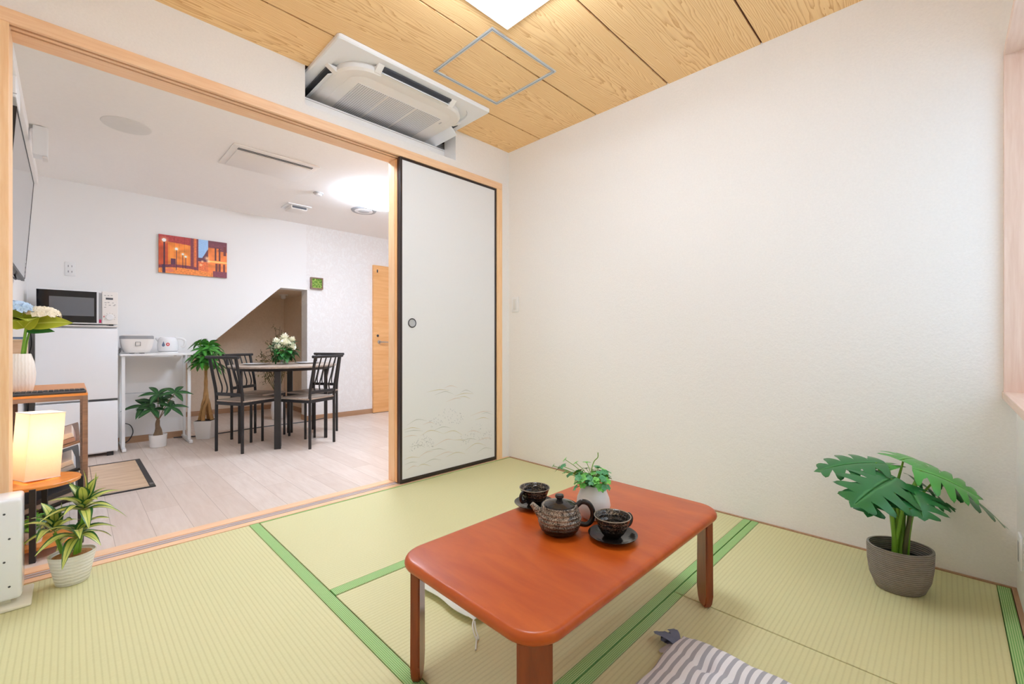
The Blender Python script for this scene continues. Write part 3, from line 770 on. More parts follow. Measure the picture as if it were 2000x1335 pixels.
# ------------------------------------------------------------------ floor cushions
def cushion(name, loc, rz, label, mat, s=.205):
    t = thing(name, label, 'cushion', loc, rz, 'tufted floor cushions with ties')
    n = 40; top = []; bot = []
    tuft = [(u, v) for u in (-.45, 0, .45) for v in (-.45, 0, .45)]
    for i in range(n + 1):
        rt, rb_ = [], []
        for j in range(n + 1):
            u, v = -1 + 2 * i / n, -1 + 2 * j / n
            e = max(0, (1 - abs(u) ** 5) * (1 - abs(v) ** 5)) ** .45
            h = .026 * e
            for a, c in tuft:
                dd = math.hypot(u - a, v - c); h -= .019 * math.exp(-(dd / .13) ** 2)
                h -= .0045 * math.exp(-((u - a) / .07) ** 2) * e / 3 + .0045 * math.exp(-((v - c) / .07) ** 2) * e / 3
            h = max(h, -.008)
            wob = 1 - .018 * (math.cos(u * PI * 2.2) * (abs(v) > .8) + math.cos(v * PI * 2.2) * (abs(u) > .8))
            x, y = u * s * wob, v * s * wob
            rt.append((x, y, .024 + h)); rb_.append((x, y, .024 - .022 * e))
        top.append(rt); bot.append(rb_)
    b = B().grid(top).grid(bot); bmesh.ops.remove_doubles(b.b, verts=b.b.verts, dist=.0006)
    obj('padding', b, mat, t, 70)
    return t
t = cushion('floor_cushion', (1.164, .392, 0), 0, 'tufted floor cushion with grey and white stripes and ribbon ties', 'stripes')
tx, ty = 0.150, .188
def ribbon(pts, w, updir=(0, 0, 1)):
    P = spline(pts, 4); b = B(); rows = []
    for i, p in enumerate(P):
        d = (P[min(i + 1, len(P) - 1)] - P[max(i - 1, 0)]).normalized(); s_ = d.cross(V(updir)).normalized()
        k = i / (len(P) - 1); ww = w * (.35 + .65 * math.sin(PI * min(1, .15 + .85 * k)))
        rows.append([p - s_ * ww, p + s_ * ww])
    return b.grid(rows)
def thick(b, th=.0012):
    bmesh.ops.solidify(b.b, geom=b.b.faces[:], thickness=th); return b
obj('tie', thick(ribbon([(.150, .192, .020), (.146, .222, .036), (.152, .256, .030), (.160, .250, .014), (.156, .220, .012), (.152, .196, .016)], .017)), 'ribbon', t, 60)
obj('tie', thick(ribbon([(.152, .194, .022), (.176, .216, .036), (.196, .236, .028), (.190, .228, .014), (.164, .202, .014)], .015)), 'ribbon', t, 60)
obj('tie', thick(ribbon([(.146, .194, .016), (.128, .208, .020), (.116, .222, .010), (.104, .232, .006)], .014)), 'ribbon2', t, 60)
t = cushion('floor_cushion', (1.142, 1.315, 0), .0, 'off-white floor cushion lying on the tatami under the low table', 'whitecloth', .20)
obj('tie', B().tube(spline([(-.19, -.19, .022), (-.215, -.215, .020), (-.228, -.245, .006), (-.222, -.252, .004), (-.208, -.222, .012), (-.190, -.195, .018)], 5), .0028, 6).tube(spline([(-.222, -.245, .006), (-.24, -.262, .004), (-.262, -.285, .003)], 4), .0028, 6), 'whitecloth', t)

# ------------------------------------------------------------------ monstera
t = thing('potted_monstera', 'split-leaf monstera in a grey ribbed oval pot against the cream wall', 'plant', (2.255, .130, 0))
PH, = (.165,)
pr = [(.066, 0), (.074, .008), (.090, .05), (.0965, .10), (.0985, PH - .006), (.0975, PH), (.0905, PH), (.089, PH - .01), (.086, PH - .05)]
po_ = obj('pot', B().lathe(pr, n=56, sx=1.06, sy=.90), 'greypot', t, 50)
po_.rotation_euler = (0, 0, math.radians(-55))
so = obj('soil', B().lathe([(.0845, .12), (.04, .124), (.002, .125)], n=30, sx=1.04, sy=.88, cap=False), 'soil', t, 60); so.rotation_euler = po_.rotation_euler
def monstera_leaf(L, W, nl=5, cut=.30, droop=.35, cup=.12):
    """leaf in local space: petiole joint at origin, midrib along +x, up +z"""
    b = B()
    def P(v, tt, s):
        # v along midrib (-.12..1), tt across 0..1
        vv = max(0.0, min(1.0, (v + .18) / 1.18))
        hw = W * (math.sin(PI * min(1, vv ** .78 * .93 + .07)) ** .62)
        x = L * v + .28 * hw * tt * (1 if v > .05 else -.3 + 1.0 * max(0, v + .1)) * (0.3 + v)
        y = s * hw * tt
        z = -droop * (L * max(v, 0)) ** 2 / L * .7 - cup * hw * tt ** 2 * 1.6 + .02 * hw * math.sin(PI * tt)
        return (x, y, z)
    for s in (-1, 1):
        for k in range(nl):
            v0, v1 = -.16 + 1.12 * k / nl, -.16 + 1.12 * (k + 1) / nl
            nt, nv = 14, 4; rows = []
            for i in range(nt + 1):
                tt = i / nt
                qq = max(0, (tt - cut) / (1 - cut)); g = (.13 * min(1, qq * 2.2) + .33 * (1 - math.sqrt(max(0, 1 - qq * qq)))) if qq > 0 else 0
                if k == nl - 1: gh = g * .5
                row = []
                for j in range(nv + 1):
                    a = v0 + (v1 - v0) * (g + (1 - 2 * g) * j / nv)
                    row.append(P(a, tt * (1 - .10 * abs(j / nv - .5)), s))
                rows.append(row)
            V_ = [[b.b.verts.new(p) for p in r] for r in rows]
            for i in range(nt):
                for j in range(nv):
                    f_ = b.b.faces.new((V_[i][j], V_[i][j + 1], V_[i + 1][j + 1], V_[i + 1][j]))
                    for l_, (ii, jj) in zip(f_.loops, ((i, j), (i, j + 1), (i + 1, j + 1), (i + 1, j))):
                        q_ = .5 * abs(jj / nv - .5) * 2
                        l_[b.uv].uv = (.5 + .5 * max(ii / nt * .9, 0) if ii > 0 else .5, jj / nv)
    # tip
    tp = [P(.94, 0, 1), P(.94, .55, 1), (L * 1.06, 0, P(1, 0, 1)[2] - .01 * L), P(.94, .55, -1)]
    b.face(tp, [(.5, 0), (.9, 0), (.6, 1), (.9, 0)])
    bmesh.ops.remove_doubles(b.b, verts=b.b.verts, dist=.0008)
    return b
fwd = V((math.cos(AZ), math.sin(AZ), 0)); rgt = V((math.sin(AZ), -math.cos(AZ), 0))
# (right offset, depth offset, joint height, heading right/depth, size L, W, pitch, roll, mat)
ML = [(-.06, -.03, .430, (-.9, -.42), .220, .135, 6, -20, 'monstera'),
      (-.05, .05, .470, (-.95, .3), .20, .115, 2, -14, 'monstera'),
      (.055, -.03, .462, (.78, -.62), .165, .125, 12, 14, 'monstera2'),
      (.06, .05, .484, (.9, .42), .195, .110, 0, 14, 'monstera2'),
      (.135, .03, .455, (1, .10), .255, .095, 16, 10, 'monstera'),
      (.11, -.03, .430, (.95, -.32), .260, .085, 24, 16, 'monstera'),
      (-.02, -.055, .410, (-.35, -.93), .140, .110, 18, -6, 'monstera'),
      (.03, -.05, .368, (.9, -.3), .11, .052, 4, 20, 'monstera'),
      (.0, .05, .452, (-.2, .9), .15, .10, 0, -10, 'monstera2'),
      (-.085, .0, .405, (-.75, -.65), .155, .10, 22, -10, 'monstera'),
      (.09, .03, .410, (.85, -.1), .17, .075, 30, 16, 'monstera')]
for i, (ox, oy, z, hd, L, W, pitch, roll, mt) in enumerate(ML):
    j = rgt * ox + fwd * oy + V((0, 0, z))
    dr = (rgt * hd[0] + fwd * hd[1]).normalized()
    lf = obj('leaf', monstera_leaf(L, W, 5), mt, t, 'leaf')
    lf.location = j
    lf.rotation_euler = (math.radians(roll), math.radians(pitch), math.atan2(dr.y, dr.x))
    base = V((.012 * math.cos(i * 2.4), .012 * math.sin(i * 2.4), .12)) * 1.0 + (rgt * (i % 3 - 1) * .01)
    md = base * .45 + j * .55 + V((0, 0, .03)) - rgt * ox * .25
    pts = spline([base, md, j + V((0, 0, .002))], 6)
    obj('stalk', B().tube(pts, [.0085 - .0055 * k / (len(pts) - 1) for k in range(len(pts))], 8), 'stem' if i != 7 else 'darkstem', t, 60)

# ------------------------------------------------------------------ dracaena
t = thing('potted_dracaena', 'variegated yellow and green dracaena in a white rippled pot by the threshold', 'plant', (.008, 2.465, 0))
obj('pot', B().lathe([(.050, 0), (.056, .004), (.068, .06), (.079, .112), (.0795, .118), (.075, .118), (.073, .108)], n=44, sx=.88, sy=.80), 'ribpot', t, 50)
obj('bark_mulch', B().lathe([(.074, .106), (.05, .113), (.02, .118), (.002, .119)], n=30, sx=.87, sy=.79, cap=False), 'bark', t, 0)
rr = random.Random(11)
for ci, (ox, oy, zc, nL, Lm) in enumerate(((.045, .0, .300, 20, .140), (-.066, -.005, .215, 14, .120), (.040, -.02, .200, 13, .140))):
    c = rgt * ox + fwd * oy
    obj('cane', B().tube([c * .5 + V((0, 0, .105)), c + V((0, 0, zc - .02))], [.008, .006], 8), 'stem', t)
    b = B()
    for k in range(nL):
        an = k * 2.4 + ci; el = .15 + 1.25 * (k / nL) if ci < 2 else .1 + .7 * k / nL
        d = V((math.cos(an) * math.cos(el), math.sin(an) * math.cos(el), math.sin(el)))
        L = Lm * rr.uniform(.85, 1.2)
        b.blade(c + V((0, 0, zc + .03 * (k / nL) - .02)), d, (0, 0, 1) if abs(d.z) < .95 else (1, 0, 0), L, .019 * rr.uniform(.85, 1.2), .50 * (1.25 - el * .7), .35, 9, .7)
    obj('foliage', b, 'dracaena', t, 'leaf')

# ------------------------------------------------------------------ white panel heater beside the jamb
t = thing('panel_heater', 'slim white panel heater with a rounded top standing by the door jamb', 'heater', (-.185, 2.43, 0))
obj('heater_body', B().box(-.06, .064, -.062, .075, .03, .388, .012, 3), 'glosswhite', t, 40)
for z in (.34, .25, .17, .08):
    for x in (-.025, .022): obj('screw', B().lathe([(.0035, 0), (.0035, .001), (.0005, .0012)], (x + (.012 if z in (.25, .08) else 0), -.0621, z), 10, axis=(0, -1, 0)), 'darkgrey', t, 0)
obj('top_seam', B().box(-.045, .04, .018, .020, .3845, .386).box(-.045, .04, -.012, -.010, .3845, .386), 'midgrey', t, 0)
obj('base_plate', B().box(-.062, .088, -.085, .10, 0, .012, .005), 'dirtywhite', t, 30)
obj('support_foot', B().box(-.04, .035, -.03, .03, .012, .032), 'dirtywhite', t, 0)

# ------------------------------------------------------------------ dining room: round side table, lamp, rack
def up_posts(b, pts, r, z0, z1):
    for x, y in pts: b.box(x - r, x + r, y - r, y + r, z0, z1)
    return b
STX, STY, STR, STH = -.098, 2.930, .138, .322
t = thing('side_table', 'round orange-wood side table with black legs holding the lit lamp', 'side table', (STX, STY, 0))
obj('tabletop', B().lathe([(STR - .004, STH - .016), (STR, STH - .013), (STR, STH - .003), (STR - .003, STH)], n=48), 'orangewood', t, 40)
obj('lower_shelf', B().lathe([(STR - .01, .044), (STR - .008, .046), (STR - .01, .058)], n=48), 'orangewood', t, 40)
for a in (264, 354, 84, 174):
    x, y = (STR - .002) * math.cos(math.radians(a)), (STR - .002) * math.sin(math.radians(a))
    l = obj('leg', B().box(-.010, .010, -.010, .010, 0, STH - .006, .002), 'black', t, 0); l.location = (x, y, 0); l.rotation_euler = (0, 0, math.radians(a))
t = thing('table_lamp', 'glowing square linen lamp on the round side table', 'lamp', (-.110, 2.945, STH + .006), rot=(0, math.radians(3.8), math.radians(24)))
q = .060; hgt = .300
b = B()
for (x0, y0, x1, y1) in ((-q, -q, q, -q), (q, -q, q, q), (q, q, -q, q), (-q, q, -q, -q)):
    b.face([(x0, y0, .006), (x1, y1, .006), (x1, y1, hgt), (x0, y0, hgt)])
bmesh.ops.remove_doubles(b.b, verts=b.b.verts, dist=.001); thick(b, .0015)
obj('lamp_shade', b, 'shade', t, 0)
for z in (.006, hgt):
    obj('shade_wire', B().tube([(-q, -q, z), (q, -q, z), (q, q, z), (-q, q, z), (-q, -q, z)], .0022, 6), 'offwhite', t)
obj('lamp_base', B().box(-.038, .038, -.038, .038, .004, .014, .003).cyl((0, 0, .014), (0, 0, .16), .008), 'offwhite', t, 30)
obj('light_bulb', B().lathe([(.012, .16), (.014, .18), (.028, .205), (.028, .225), (.016, .243), (.001, .248)], n=20), 'bulb', t, 60)
# small lime plant on the lower shelf
t = thing('potted_fern', 'small lime-green leafy plant in a white pot on the lower shelf of the round table', 'plant', (-.112, 2.885, .058))
obj('pot', B().lathe([(.024, 0), (.033, .05), (.034, .056), (.030, .056), (.029, .05)], n=24), 'potwhite', t, 50)
bs, st = cloverfoliage(42, .046, 9, (0, 0, .055), .085, .013, None, 2, 4)
obj('foliage', bs[0], 'limeleaf', t, 'leaf'); obj('foliage', bs[1], 'cloverleaf2', t, 'leaf'); obj('stem', st, 'stem', t)

# magazine rack shelf
SX0, SX1, SY0, SY1, SZ = -.235, .066, 3.12, 3.90, .69
t = thing('magazine_rack', 'tall brown-framed rack with an orange wooden top and tilted magazine trays', 'shelf', ((SX0 + SX1) / 2, (SY0 + SY1) / 2, 0))
cx, cy = (SX1 - SX0) / 2, (SY1 - SY0) / 2
obj('shelf_top', B().box(-cx, cx, -cy, cy, SZ - .012, SZ, .002), 'orangewood', t, 0)
obj('top_rail', B().box(-cx + .02, cx - .02, -cy, -cy + .018, SZ - .032, SZ - .012).box(-cx + .02, cx - .02, cy - .018, cy, SZ - .032, SZ - .012).box(cx - .018, cx, -cy + .02, cy - .02, SZ - .032, SZ - .012), 'brownshelf', t, 0)
for x in (-cx + .01, cx - .01):
    for y in (-cy + .01, cy - .01):
        l = obj('leg', B().box(-.010, .010, -.010, .010, 0, SZ - .012, .001), 'brownshelf', t, 0); l.location = (x, y, 0)
TRZ = [.405, .265, .125]
for z in TRZ:
    b = B().obox((0, 0, z), ((SX1 - SX0) - .045, SY1 - SY0 - .05, .012), Matrix.Rotation(math.radians(-17), 3, 'Y'))
    obj('tray', b, 'black' if z < .3 else 'brownshelf', t, 0)
k = 0
for ti, z in enumerate(TRZ):
    for m_ in range(2):
        lab = (('tan-edged magazine on top in the upper tray of the rack', 'brown-covered magazine underneath in the upper tray of the rack'),
               ('cream magazine on top in the middle tray of the rack', 'grey magazine underneath in the middle tray of the rack'),
               ('dark-edged magazine on top in the bottom tray of the rack', 'pale magazine underneath in the bottom tray of the rack'))[ti][m_]
        zz = .008 + (.013 if m_ else .040)
        mat = (('paper', 'brownpaper'), ('paper', 'midgrey'), ('darkgrey', 'paper'))[ti][m_]
        th = .024
        nrm = Matrix.Rotation(math.radians(-17), 3, 'Y') @ V((0, 0, 1))
        mg = obj('magazine', B().box(-.115, .115, -.15, .15, -th / 2, th / 2, .002, 1), mat, None, 0)
        mg.rotation_euler = (0, math.radians(-17), 0)
        off = (.0065 + th / 2) + (0 if m_ else th + .001)
        mg.location = V(((SX0 + SX1) / 2, SY0 + .185 + .004 * k, z)) + nrm * off
        tag(mg, lab, 'magazine', 'magazines in the rack'); k += 1
t = thing('keyboard', 'flat black computer keyboard lying on the wooden top of the rack', 'keyboard', (-.075, 3.185, SZ), .02)
obj('keyboard_body', B().box(-.135, .135, -.05, .05, 0, .014, .004), 'darkgrey', t, 30)
b = B()
for i in range(14):
    for j in range(4): b.box(-.128 + i * .0185, -.128 + i * .0185 + .0155, -.040 + j * .021, -.040 + j * .021 + .017, .014, .018)
kk = obj('keys', b, 'black', t, 0); kk['kind'] = 'stuff'
t = thing('flower_vase', 'cream fluted vase of pale hydrangeas with olive leaves on the rack', 'vase', (-.178, 3.36, SZ))
obj('vase', B().lathe([(.034, 0), (.045, .006), (.053, .05), (.056, .10), (.051, .155), (.040, .195), (.038, .20), (.034, .195), (.03, .15)], n=44), 'ribvase', t, 60)
obj('stem', B().tube(spline([(0, 0, .12), (.012, -.01, .24), (.022, -.02, .33), (.03, -.02, .38)], 4), .006, 8).tube(spline([(.01, 0, .12), (.03, .0, .30), (.07, -.01, .37)], 4), .004, 8), 'stem', t, 60)
b = B()
for d, L, W, dr, z, up in (((1, -.2, .22), .185, .042, .12, .345, (-.1, -1, .5)), ((.15, -1, .35), .14, .05, .3, .36, (0, 0, 1)), ((-.5, -.4, .75), .14, .045, .1, .33, (.3, -1, .2)), ((.45, -.5, .65), .12, .04, .15, .33, (-.3, -1, .4)), ((-.2, -.6, .2), .12, .045, .3, .36, (0, -.6, 1))):
    b.blade((.015, -.02, z), d, up, L, W, dr, .2, 9, .75)
obj('foliage', b, 'hydleaf', t, 'leaf')
b = B(); b.blade((.02, -.02, .315), (.85, -.25, .1), (0, -1, .8), .11, .026, .12, .2, 8, .75); obj('foliage', b, 'bouqleaf', t, 'leaf')
rr = random.Random(4)
for ctr, rad, mt, n_ in (((.075, -.02, .395), .068, 'hydpetal', 150), ((-.02, -.03, .415), .072, 'hydblue', 150)):
    b = B()
    for k in range(n_):
        d = V((rr.gauss(0, 1), rr.gauss(0, 1), abs(rr.gauss(0, 1)) * .8 + .1)).normalized()
        p = V(ctr) + V((d.x * rad, d.y * rad, d.z * rad * .65)); a1 = d.orthogonal().normalized(); a2 = d.cross(a1)
        k0 = rr.uniform(0, PI)
        for q_ in range(4):
            an = k0 + q_ * PI / 2; b.blade(p, a1 * math.cos(an) + a2 * math.sin(an) + d * .35, d, .017, .0085, 0, .1, 3, .7)
    obj('blossom', b, mt, t, 'leaf')
t = thing('storage_box', 'tan wooden box standing at the wall behind the hydrangea vase', 'box', (-.205, 3.72, SZ))
obj('box_body', B().box(-.035, .035, -.09, .09, 0, .262, .003), 'tilehatch', t, 0)
obj('lid', B().box(-.037, .037, -.092, .092, .262, .272, .002), 'tilehatch', t, 0)
t = thing('tissue_box', 'small white box lying on the tan wooden box', 'box', (-.205, 3.72, SZ + .272))
obj('carton', B().box(-.034, .034, -.085, .085, 0, .07, .003), 'white', t, 0)
obj('printed_band', B().box(-.0345, .0345, -.0855, .0855, .004, .016), 'blueink', t, 0)

# television and fittings on the dining-room wall
t = thing('wall_television', 'black-framed flat television mounted on the white dining wall', 'television', (-.185, 3.525, 1.655), rot=(0, math.radians(3.6), 0))
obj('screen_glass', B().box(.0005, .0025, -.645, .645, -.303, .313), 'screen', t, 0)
obj('bezel', B().box(-.012, .002, -.652, .652, -.318, -.303).box(-.012, .004, -.652, .652, .313, .32).box(-.012, .004, -.652, -.645, -.303, .313).box(-.012, .004, .645, .652, -.303, .313), 'black', t, 0)
obj('housing', B().box(-.030, 0.0, -.649, .649, -.315, .318, .004), 'darkgrey', t, 0)
obj('energy_label', B().box(.0025, .003, .572, .632, -.28, -.19), 'midgrey', t, 0)
obj('wall_mount', B().box(-.058, -.030, -.12, .12, -.12, .12), 'black', t, 0)
for z in (-.215, -.24, -.268): obj('label_mark', B().box(.003, .0035, .587, .622, z, z + .006), 'ink', t, 0)
tag(obj('television_cord', B().tube(spline([(-.225, 3.5, 1.36), (-.22, 3.55, 1.31), (-.215, 3.75, 1.305), (-.225, 3.85, 1.34), (-.24, 3.9, 1.40)], 5), .004, 6), 'cord'), 'black cord looping below the wall television', 'cord')
t = thing('emergency_light', 'small white box lamp hanging at the ceiling above the television', 'lamp', (-.135, 4.24, 2.165))
obj('lamp_housing', B().box(-.034, .034, -.05, .05, 0, .19, .004), 'white', t, 0)
obj('lamp_edge', B().box(.010, .034, -.046, .046, -.012, 0, .002), 'offwhite', t, 0)
obj('mount', B().box(-.02, .02, -.03, .03, .19, .192), 'offwhite', t, 0)
t = thing('pipe_cover', 'pale box cover on the dining wall above the near end of the television', 'pipe cover', (-.205, 2.98, 2.06))
obj('cover_box', B().box(-.044, .042, -.10, .10, -.045, .05, .004), 'white', t, 0)
obj('cover_seam', B().box(-.0435, .0425, -.1005, -.098, -.03, -.028), 'ink', t, 0)

# ------------------------------------------------------------------ fridge, microwave
t = thing('refrigerator', 'white two-door refrigerator standing against the dining-room wall', 'refrigerator', (.050, 4.97, 0))
obj('cabinet', B().box(-.238, .238, .05, .47, .02, 1.075, .004), 'glosswhite', t, 0)
dt = obj('door', B().box(-.238, .238, 0, .046, .475, 1.060, .008, 3), 'glosswhite', t, 40)
db = obj('door', B().box(-.238, .238, 0, .046, .035, .462, .008, 3), 'glosswhite', t, 40)
obj('grip_recess', B().box(.06, .236, -.001, .02, .4635, .4735), 'darkgrey', dt, 0)
obj('top_cap', B().box(-.238, .238, .002, .47, 1.0755, 1.085, .003), 'offwhite', t, 0)
for x in (-.19, .17): obj('foot', B().box(x, x + .04, .01, .05, 0, .034), 'black', t, 0)
tag(obj('fridge_cord', B().tube(spline([(-.215, 5.1, 1.02), (-.21, 5.08, .93), (-.222, 5.1, .85), (-.21, 5.1, .76), (-.22, 5.12, .68), (-.235, 5.14, .3)], 5), .004, 6), 'cord'), 'black cord hanging in the gap beside the refrigerator', 'cord')
t = thing('microwave', 'white microwave oven with dark glass door on top of the refrigerator', 'microwave', (.052, 4.98, 1.085))
obj('housing', B().box(-.235, .235, .012, .36, .012, .285, .005), 'white', t, 0)
dr = obj('door', B().box(-.235, .135, -.008, .012, .014, .283, .003), 'glosswhite', t, 0)
obj('door_glass', B().box(-.232, .105, -.0105, -.008, .022, .275), 'glossblack', dr, 0)
obj('viewing_window', B().box(-.165, .090, -.0115, -.0105, .075, .225), 'ovenwindow', dr, 0)
obj('door_handle_strip', B().box(.118, .134, -.011, -.008, .022, .270), 'grey', dr, 0)
obj('door_mark', B().box(.119, .133, -.0118, -.011, .022, .050), 'crimson', dr, 0)
cp = obj('control_panel', B().box(.137, .235, -.008, .012, .014, .283, .003), 'offwhite', t, 0)
obj('display', B().box(.160, .205, -.0095, -.008, .218, .234), 'darkgrey', cp, 0)
obj('dial', B().lathe([(.026, 0), (.0255, .008), (.022, .011), (.001, .011)], (.184, -.008, .072), 28, axis=(0, -1, 0)), 'white', cp, 40)
b = B(); rr = random.Random(2)
for (x, z) in ((.152, .19), (.170, .193), (.200, .190), (.155, .172), (.178, .170), (.205, .168), (.150, .152), (.212, .176), (.150, .25), (.17, .25), (.19, .252)):
    b.box(x, x + rr.uniform(.008, .014), -.0088, -.008, z, z + .0035)
for k in range(9):
    a = math.radians(-30 + 30 * k); b.box(.184 + .034 * math.cos(a) - .002, .184 + .034 * math.cos(a) + .002, -.0088, -.008, .072 + .034 * math.sin(a) - .0015, .072 + .034 * math.sin(a) + .0015)
obj('button_marks', b, 'ink', cp, 0)
obj('red_mark', B().box(.146, .152, -.0088, -.008, .070, .082), 'red', cp, 0)
for x in (-.20, .18):
    for y in (.04, .30): obj('foot', B().box(x, x + .03, y, y + .03, 0, .012), 'black', t, 0)

# ------------------------------------------------------------------ white rack with rice cooker and kettle
RX0, RX1, RY0, RY1, RZ = .318, .812, 5.10, 5.42, .845
t = thing('kitchen_rack', 'white metal rack table with L-shaped feet beside the refrigerator', 'rack', ((RX0 + RX1) / 2, (RY0 + RY1) / 2, 0))
cx, cy = (RX1 - RX0) / 2, (RY1 - RY0) / 2
obj('top_panel', B().box(-cx - .01, cx + .015, -cy - .02, cy, RZ - .018, RZ, .003), 'white', t, 0)
for s in (-1, 1):
    x = s * (cx - .012)
    fr = obj('side_frame', B().box(x - .012, x + .012, -cy + .004, -cy + .028, .03, RZ - .018, .002).box(x - .010, x + .010, cy - .05, cy - .03, .03, RZ - .018, .002), 'white', t, 0)
    obj('foot', B().box(x - .014, x + .014, -cy - .085, cy + .02, .004, .030, .004), 'white', fr, 0)
obj('cross_wire', B().box(-cx + .02, cx - .02, cy - .045, cy - .037, .33, .338).box(-cx + .02, cx - .02, cy - .045, cy - .037, .47, .478), 'midgrey', t, 0)
obj('round_knob', B().lathe([(.010, 0), (.012, .006), (.006, .012)], (.13, -cy + .02, RZ - .030), 12), 'white', t)
t = thing('rice_cooker', 'white rice cooker with a grey lid band and square button on the rack', 'rice cooker', (.430, 5.235, RZ))
pts = []
def rbody(w0, d0, r_, z): return ([(x, y) for x, y in rrect(w0, d0, r_, 6)], z)
b = B(); rings(b, [rbody(.070, .070, .03, .006), rbody(.088, .088, .04, .014), rbody(.103, .10, .05, .050), rbody(.112, .108, .05, .095), rbody(.115, .11, .05, .132)]); b.b.faces.new(list(b.b.verts)[:28][::-1])
obj('cooker_body', b, 'offwhite', t, 50)
b = B(); rings(b, [rbody(.116, .111, .05, .132), rbody(.115, .11, .05, .158), rbody(.107, .10, .05, .162)]); b.b.faces.new(list(b.b.verts)[:28][::-1]); obj('lid', b, 'grey', t, 50)
b = B(); rings(b, [rbody(.103, .096, .05, .1615), rbody(.085, .08, .05, .172)]); b.b.faces.new(list(b.b.verts)[:28][::-1]); obj('lid_top', b, 'offwhite', t, 50)
q = .018; b = B(); b.box(-q, q, -.1105, -.107, .070, .073).box(-q, q, -.1105, -.107, .103, .106).box(-q, -q + .003, -.1105, -.107, .073, .103).box(q - .003, q, -.1105, -.107, .073, .103)
obj('button_outline', b, 'ink', t, 0)
for x in (-.05, .02): obj('foot', B().box(x, x + .03, -.05, .05, 0, .008), 'darkgrey', t, 0)
tag(obj('cooker_cord', B().tube(spline([(.312, 5.20, RZ + .006), (.309, 5.17, RZ + .01), (.318, 5.16, RZ + .035), (.316, 5.22, RZ + .05), (.314, 5.3, RZ + .02)], 5), .003, 6), 'cord'), 'black cord curling beside the rice cooker', 'cord')
t = thing('electric_kettle', 'white electric kettle with a blue drop and red circle print', 'kettle', (.655, 5.235, RZ))
obj('power_base', B().lathe([(.078, 0), (.080, .004), (.078, .014), (.02, .016)], n=32), 'white', t, 50)
obj('base_gap', B().lathe([(.070, .016), (.071, .019)], n=32), 'darkgrey', t, 0)
obj('jug', B().lathe([(.073, .019), (.078, .03), (.080, .07), (.075, .115), (.066, .142), (.055, .150), (.002, .153)], n=40), 'glosswhite', t, 50)
obj('handle', B().tube(spline([(.060, -.02, .142), (.10, -.035, .138), (.125, -.04, .115), (.12, -.04, .07), (.098, -.03, .055)], 5), .0115, 10), 'white', t, 60)
obj('spout', B().tube([(-.055, .02, .115), (-.085, .028, .145)], [.02, .011], 12), 'glosswhite', t, 60)
def onjug(b, pts, rr_=.0805):
    """wrap a flat outline (angle-length, height) round the jug front, facing the camera"""
    c_ = []
    for a, z in pts:
        th = -PI * .58 + a / .08
        rad = rr_ + .0005 - .075 * max(0, z - .07) ** 1.0 * 1.6 * .8
        c_.append((rad * math.cos(th), rad * math.sin(th), z))
    b.face(c_); return b
drop = [(-.024 + .013 * math.cos(a) * (1 if math.sin(a) < 0 else (1 - .85 * math.sin(a))), .078 + (.016 if math.sin(a) < 0 else .034) * math.sin(a)) for a in [k * PI / 8 for k in range(16)]]
obj('drop_print', onjug(B(), drop), 'blueink', t, 0)
circ = [(.010 + .014 * math.cos(k * PI / 8), .083 + .0155 * math.sin(k * PI / 8)) for k in range(16)]
rp = obj('circle_print', onjug(B(), circ), 'red', t, 0)
circ2 = [(.010 + .006 * math.cos(k * PI / 6), .083 + .0065 * math.sin(k * PI / 6)) for k in range(12)]
obj('circle_center', onjug(B(), circ2, .0811), 'white', rp, 0)

# ------------------------------------------------------------------ money-tree plants
def handleaf(b, p, nrm, out_, L, W, n=6, seed=0):
    """palmate leaf of n blades round p"""
    nrm = V(nrm).normalized(); a1 = (V(out_) - nrm * V(out_).dot(nrm)).normalized(); a2 = nrm.cross(a1)
    for k in range(n):
        an = (k - (n - 1) / 2) * 2 * PI / (n + .6)
        sc = 1 - .25 * abs(k - (n - 1) / 2) / (n / 2)
        b.blade(p, a1 * math.cos(an) + a2 * math.sin(an) + nrm * .12, nrm, L * sc, W, .22, .2, 7, .85)
t = thing('money_tree', 'short money tree with a swollen trunk in a white pot under the rack table', 'plant', (.566, 5.09, 0))
obj('pot', B().lathe([(.055, 0), (.060, .003), (.066, .105), (.067, .112), (.063, .112), (.062, .105)], n=36), 'potwhite', t, 50)
obj('soil', B().lathe([(.062, .100), (.002, .104)], n=24, cap=False), 'soil', t, 0)
obj('trunk', B().tube(spline([(0, 0, .10), (.002, 0, .15), (-.004, 0, .20), (0, 0, .245)], 4), [.036, .034, .031, .028, .026, .023, .020, .018, .017, .017, .016, .015, .012], 14), 'trunk', t, 60)
b = B(); st = B(); rX = V((.78, -.62, 0))
for (ox, oy, z, nr, ou, L) in ((.00, 0, .475, (0, -.55, .85), (-.2, 0, 1), .125), (.13, .0, .485, (0, -.5, .85), (.3, .0, 1), .12), (-.10, -.02, .375, (-.15, -.5, .8), (-1, 0, .1), .135), (.085, -.03, .36, (.15, -.5, .8), (1, 0, .4), .12), (-.045, .03, .395, (-.1, -.6, .8), (-.6, .2, .5), .11), (-.05, -.05, .345, (0, -.5, .9), (-.5, -.5, .0), .11), (.03, .03, .42, (.1, -.5, .8), (.6, .0, .7), .10)):
    p = rX * ox * 1.1 + V((0, oy, z)); handleaf(b, p, nr, ou, L * 1.3, .023, 5)
    st.tube(spline([(0, 0, .235), (p.x * .45, p.y * .45, .235 + (z - .235) * .55), p], 4), .0035, 6)
obj('foliage', b, 'palmleaf', t, 'leaf'); obj('branch', st, 'trunk', t)
t = thing('braided_money_tree', 'tall money tree with a braided trunk in a square tapered white pot', 'plant', (.950, 5.21, 0), math.radians(-35))
b = B(); b.b.free(); b = B()
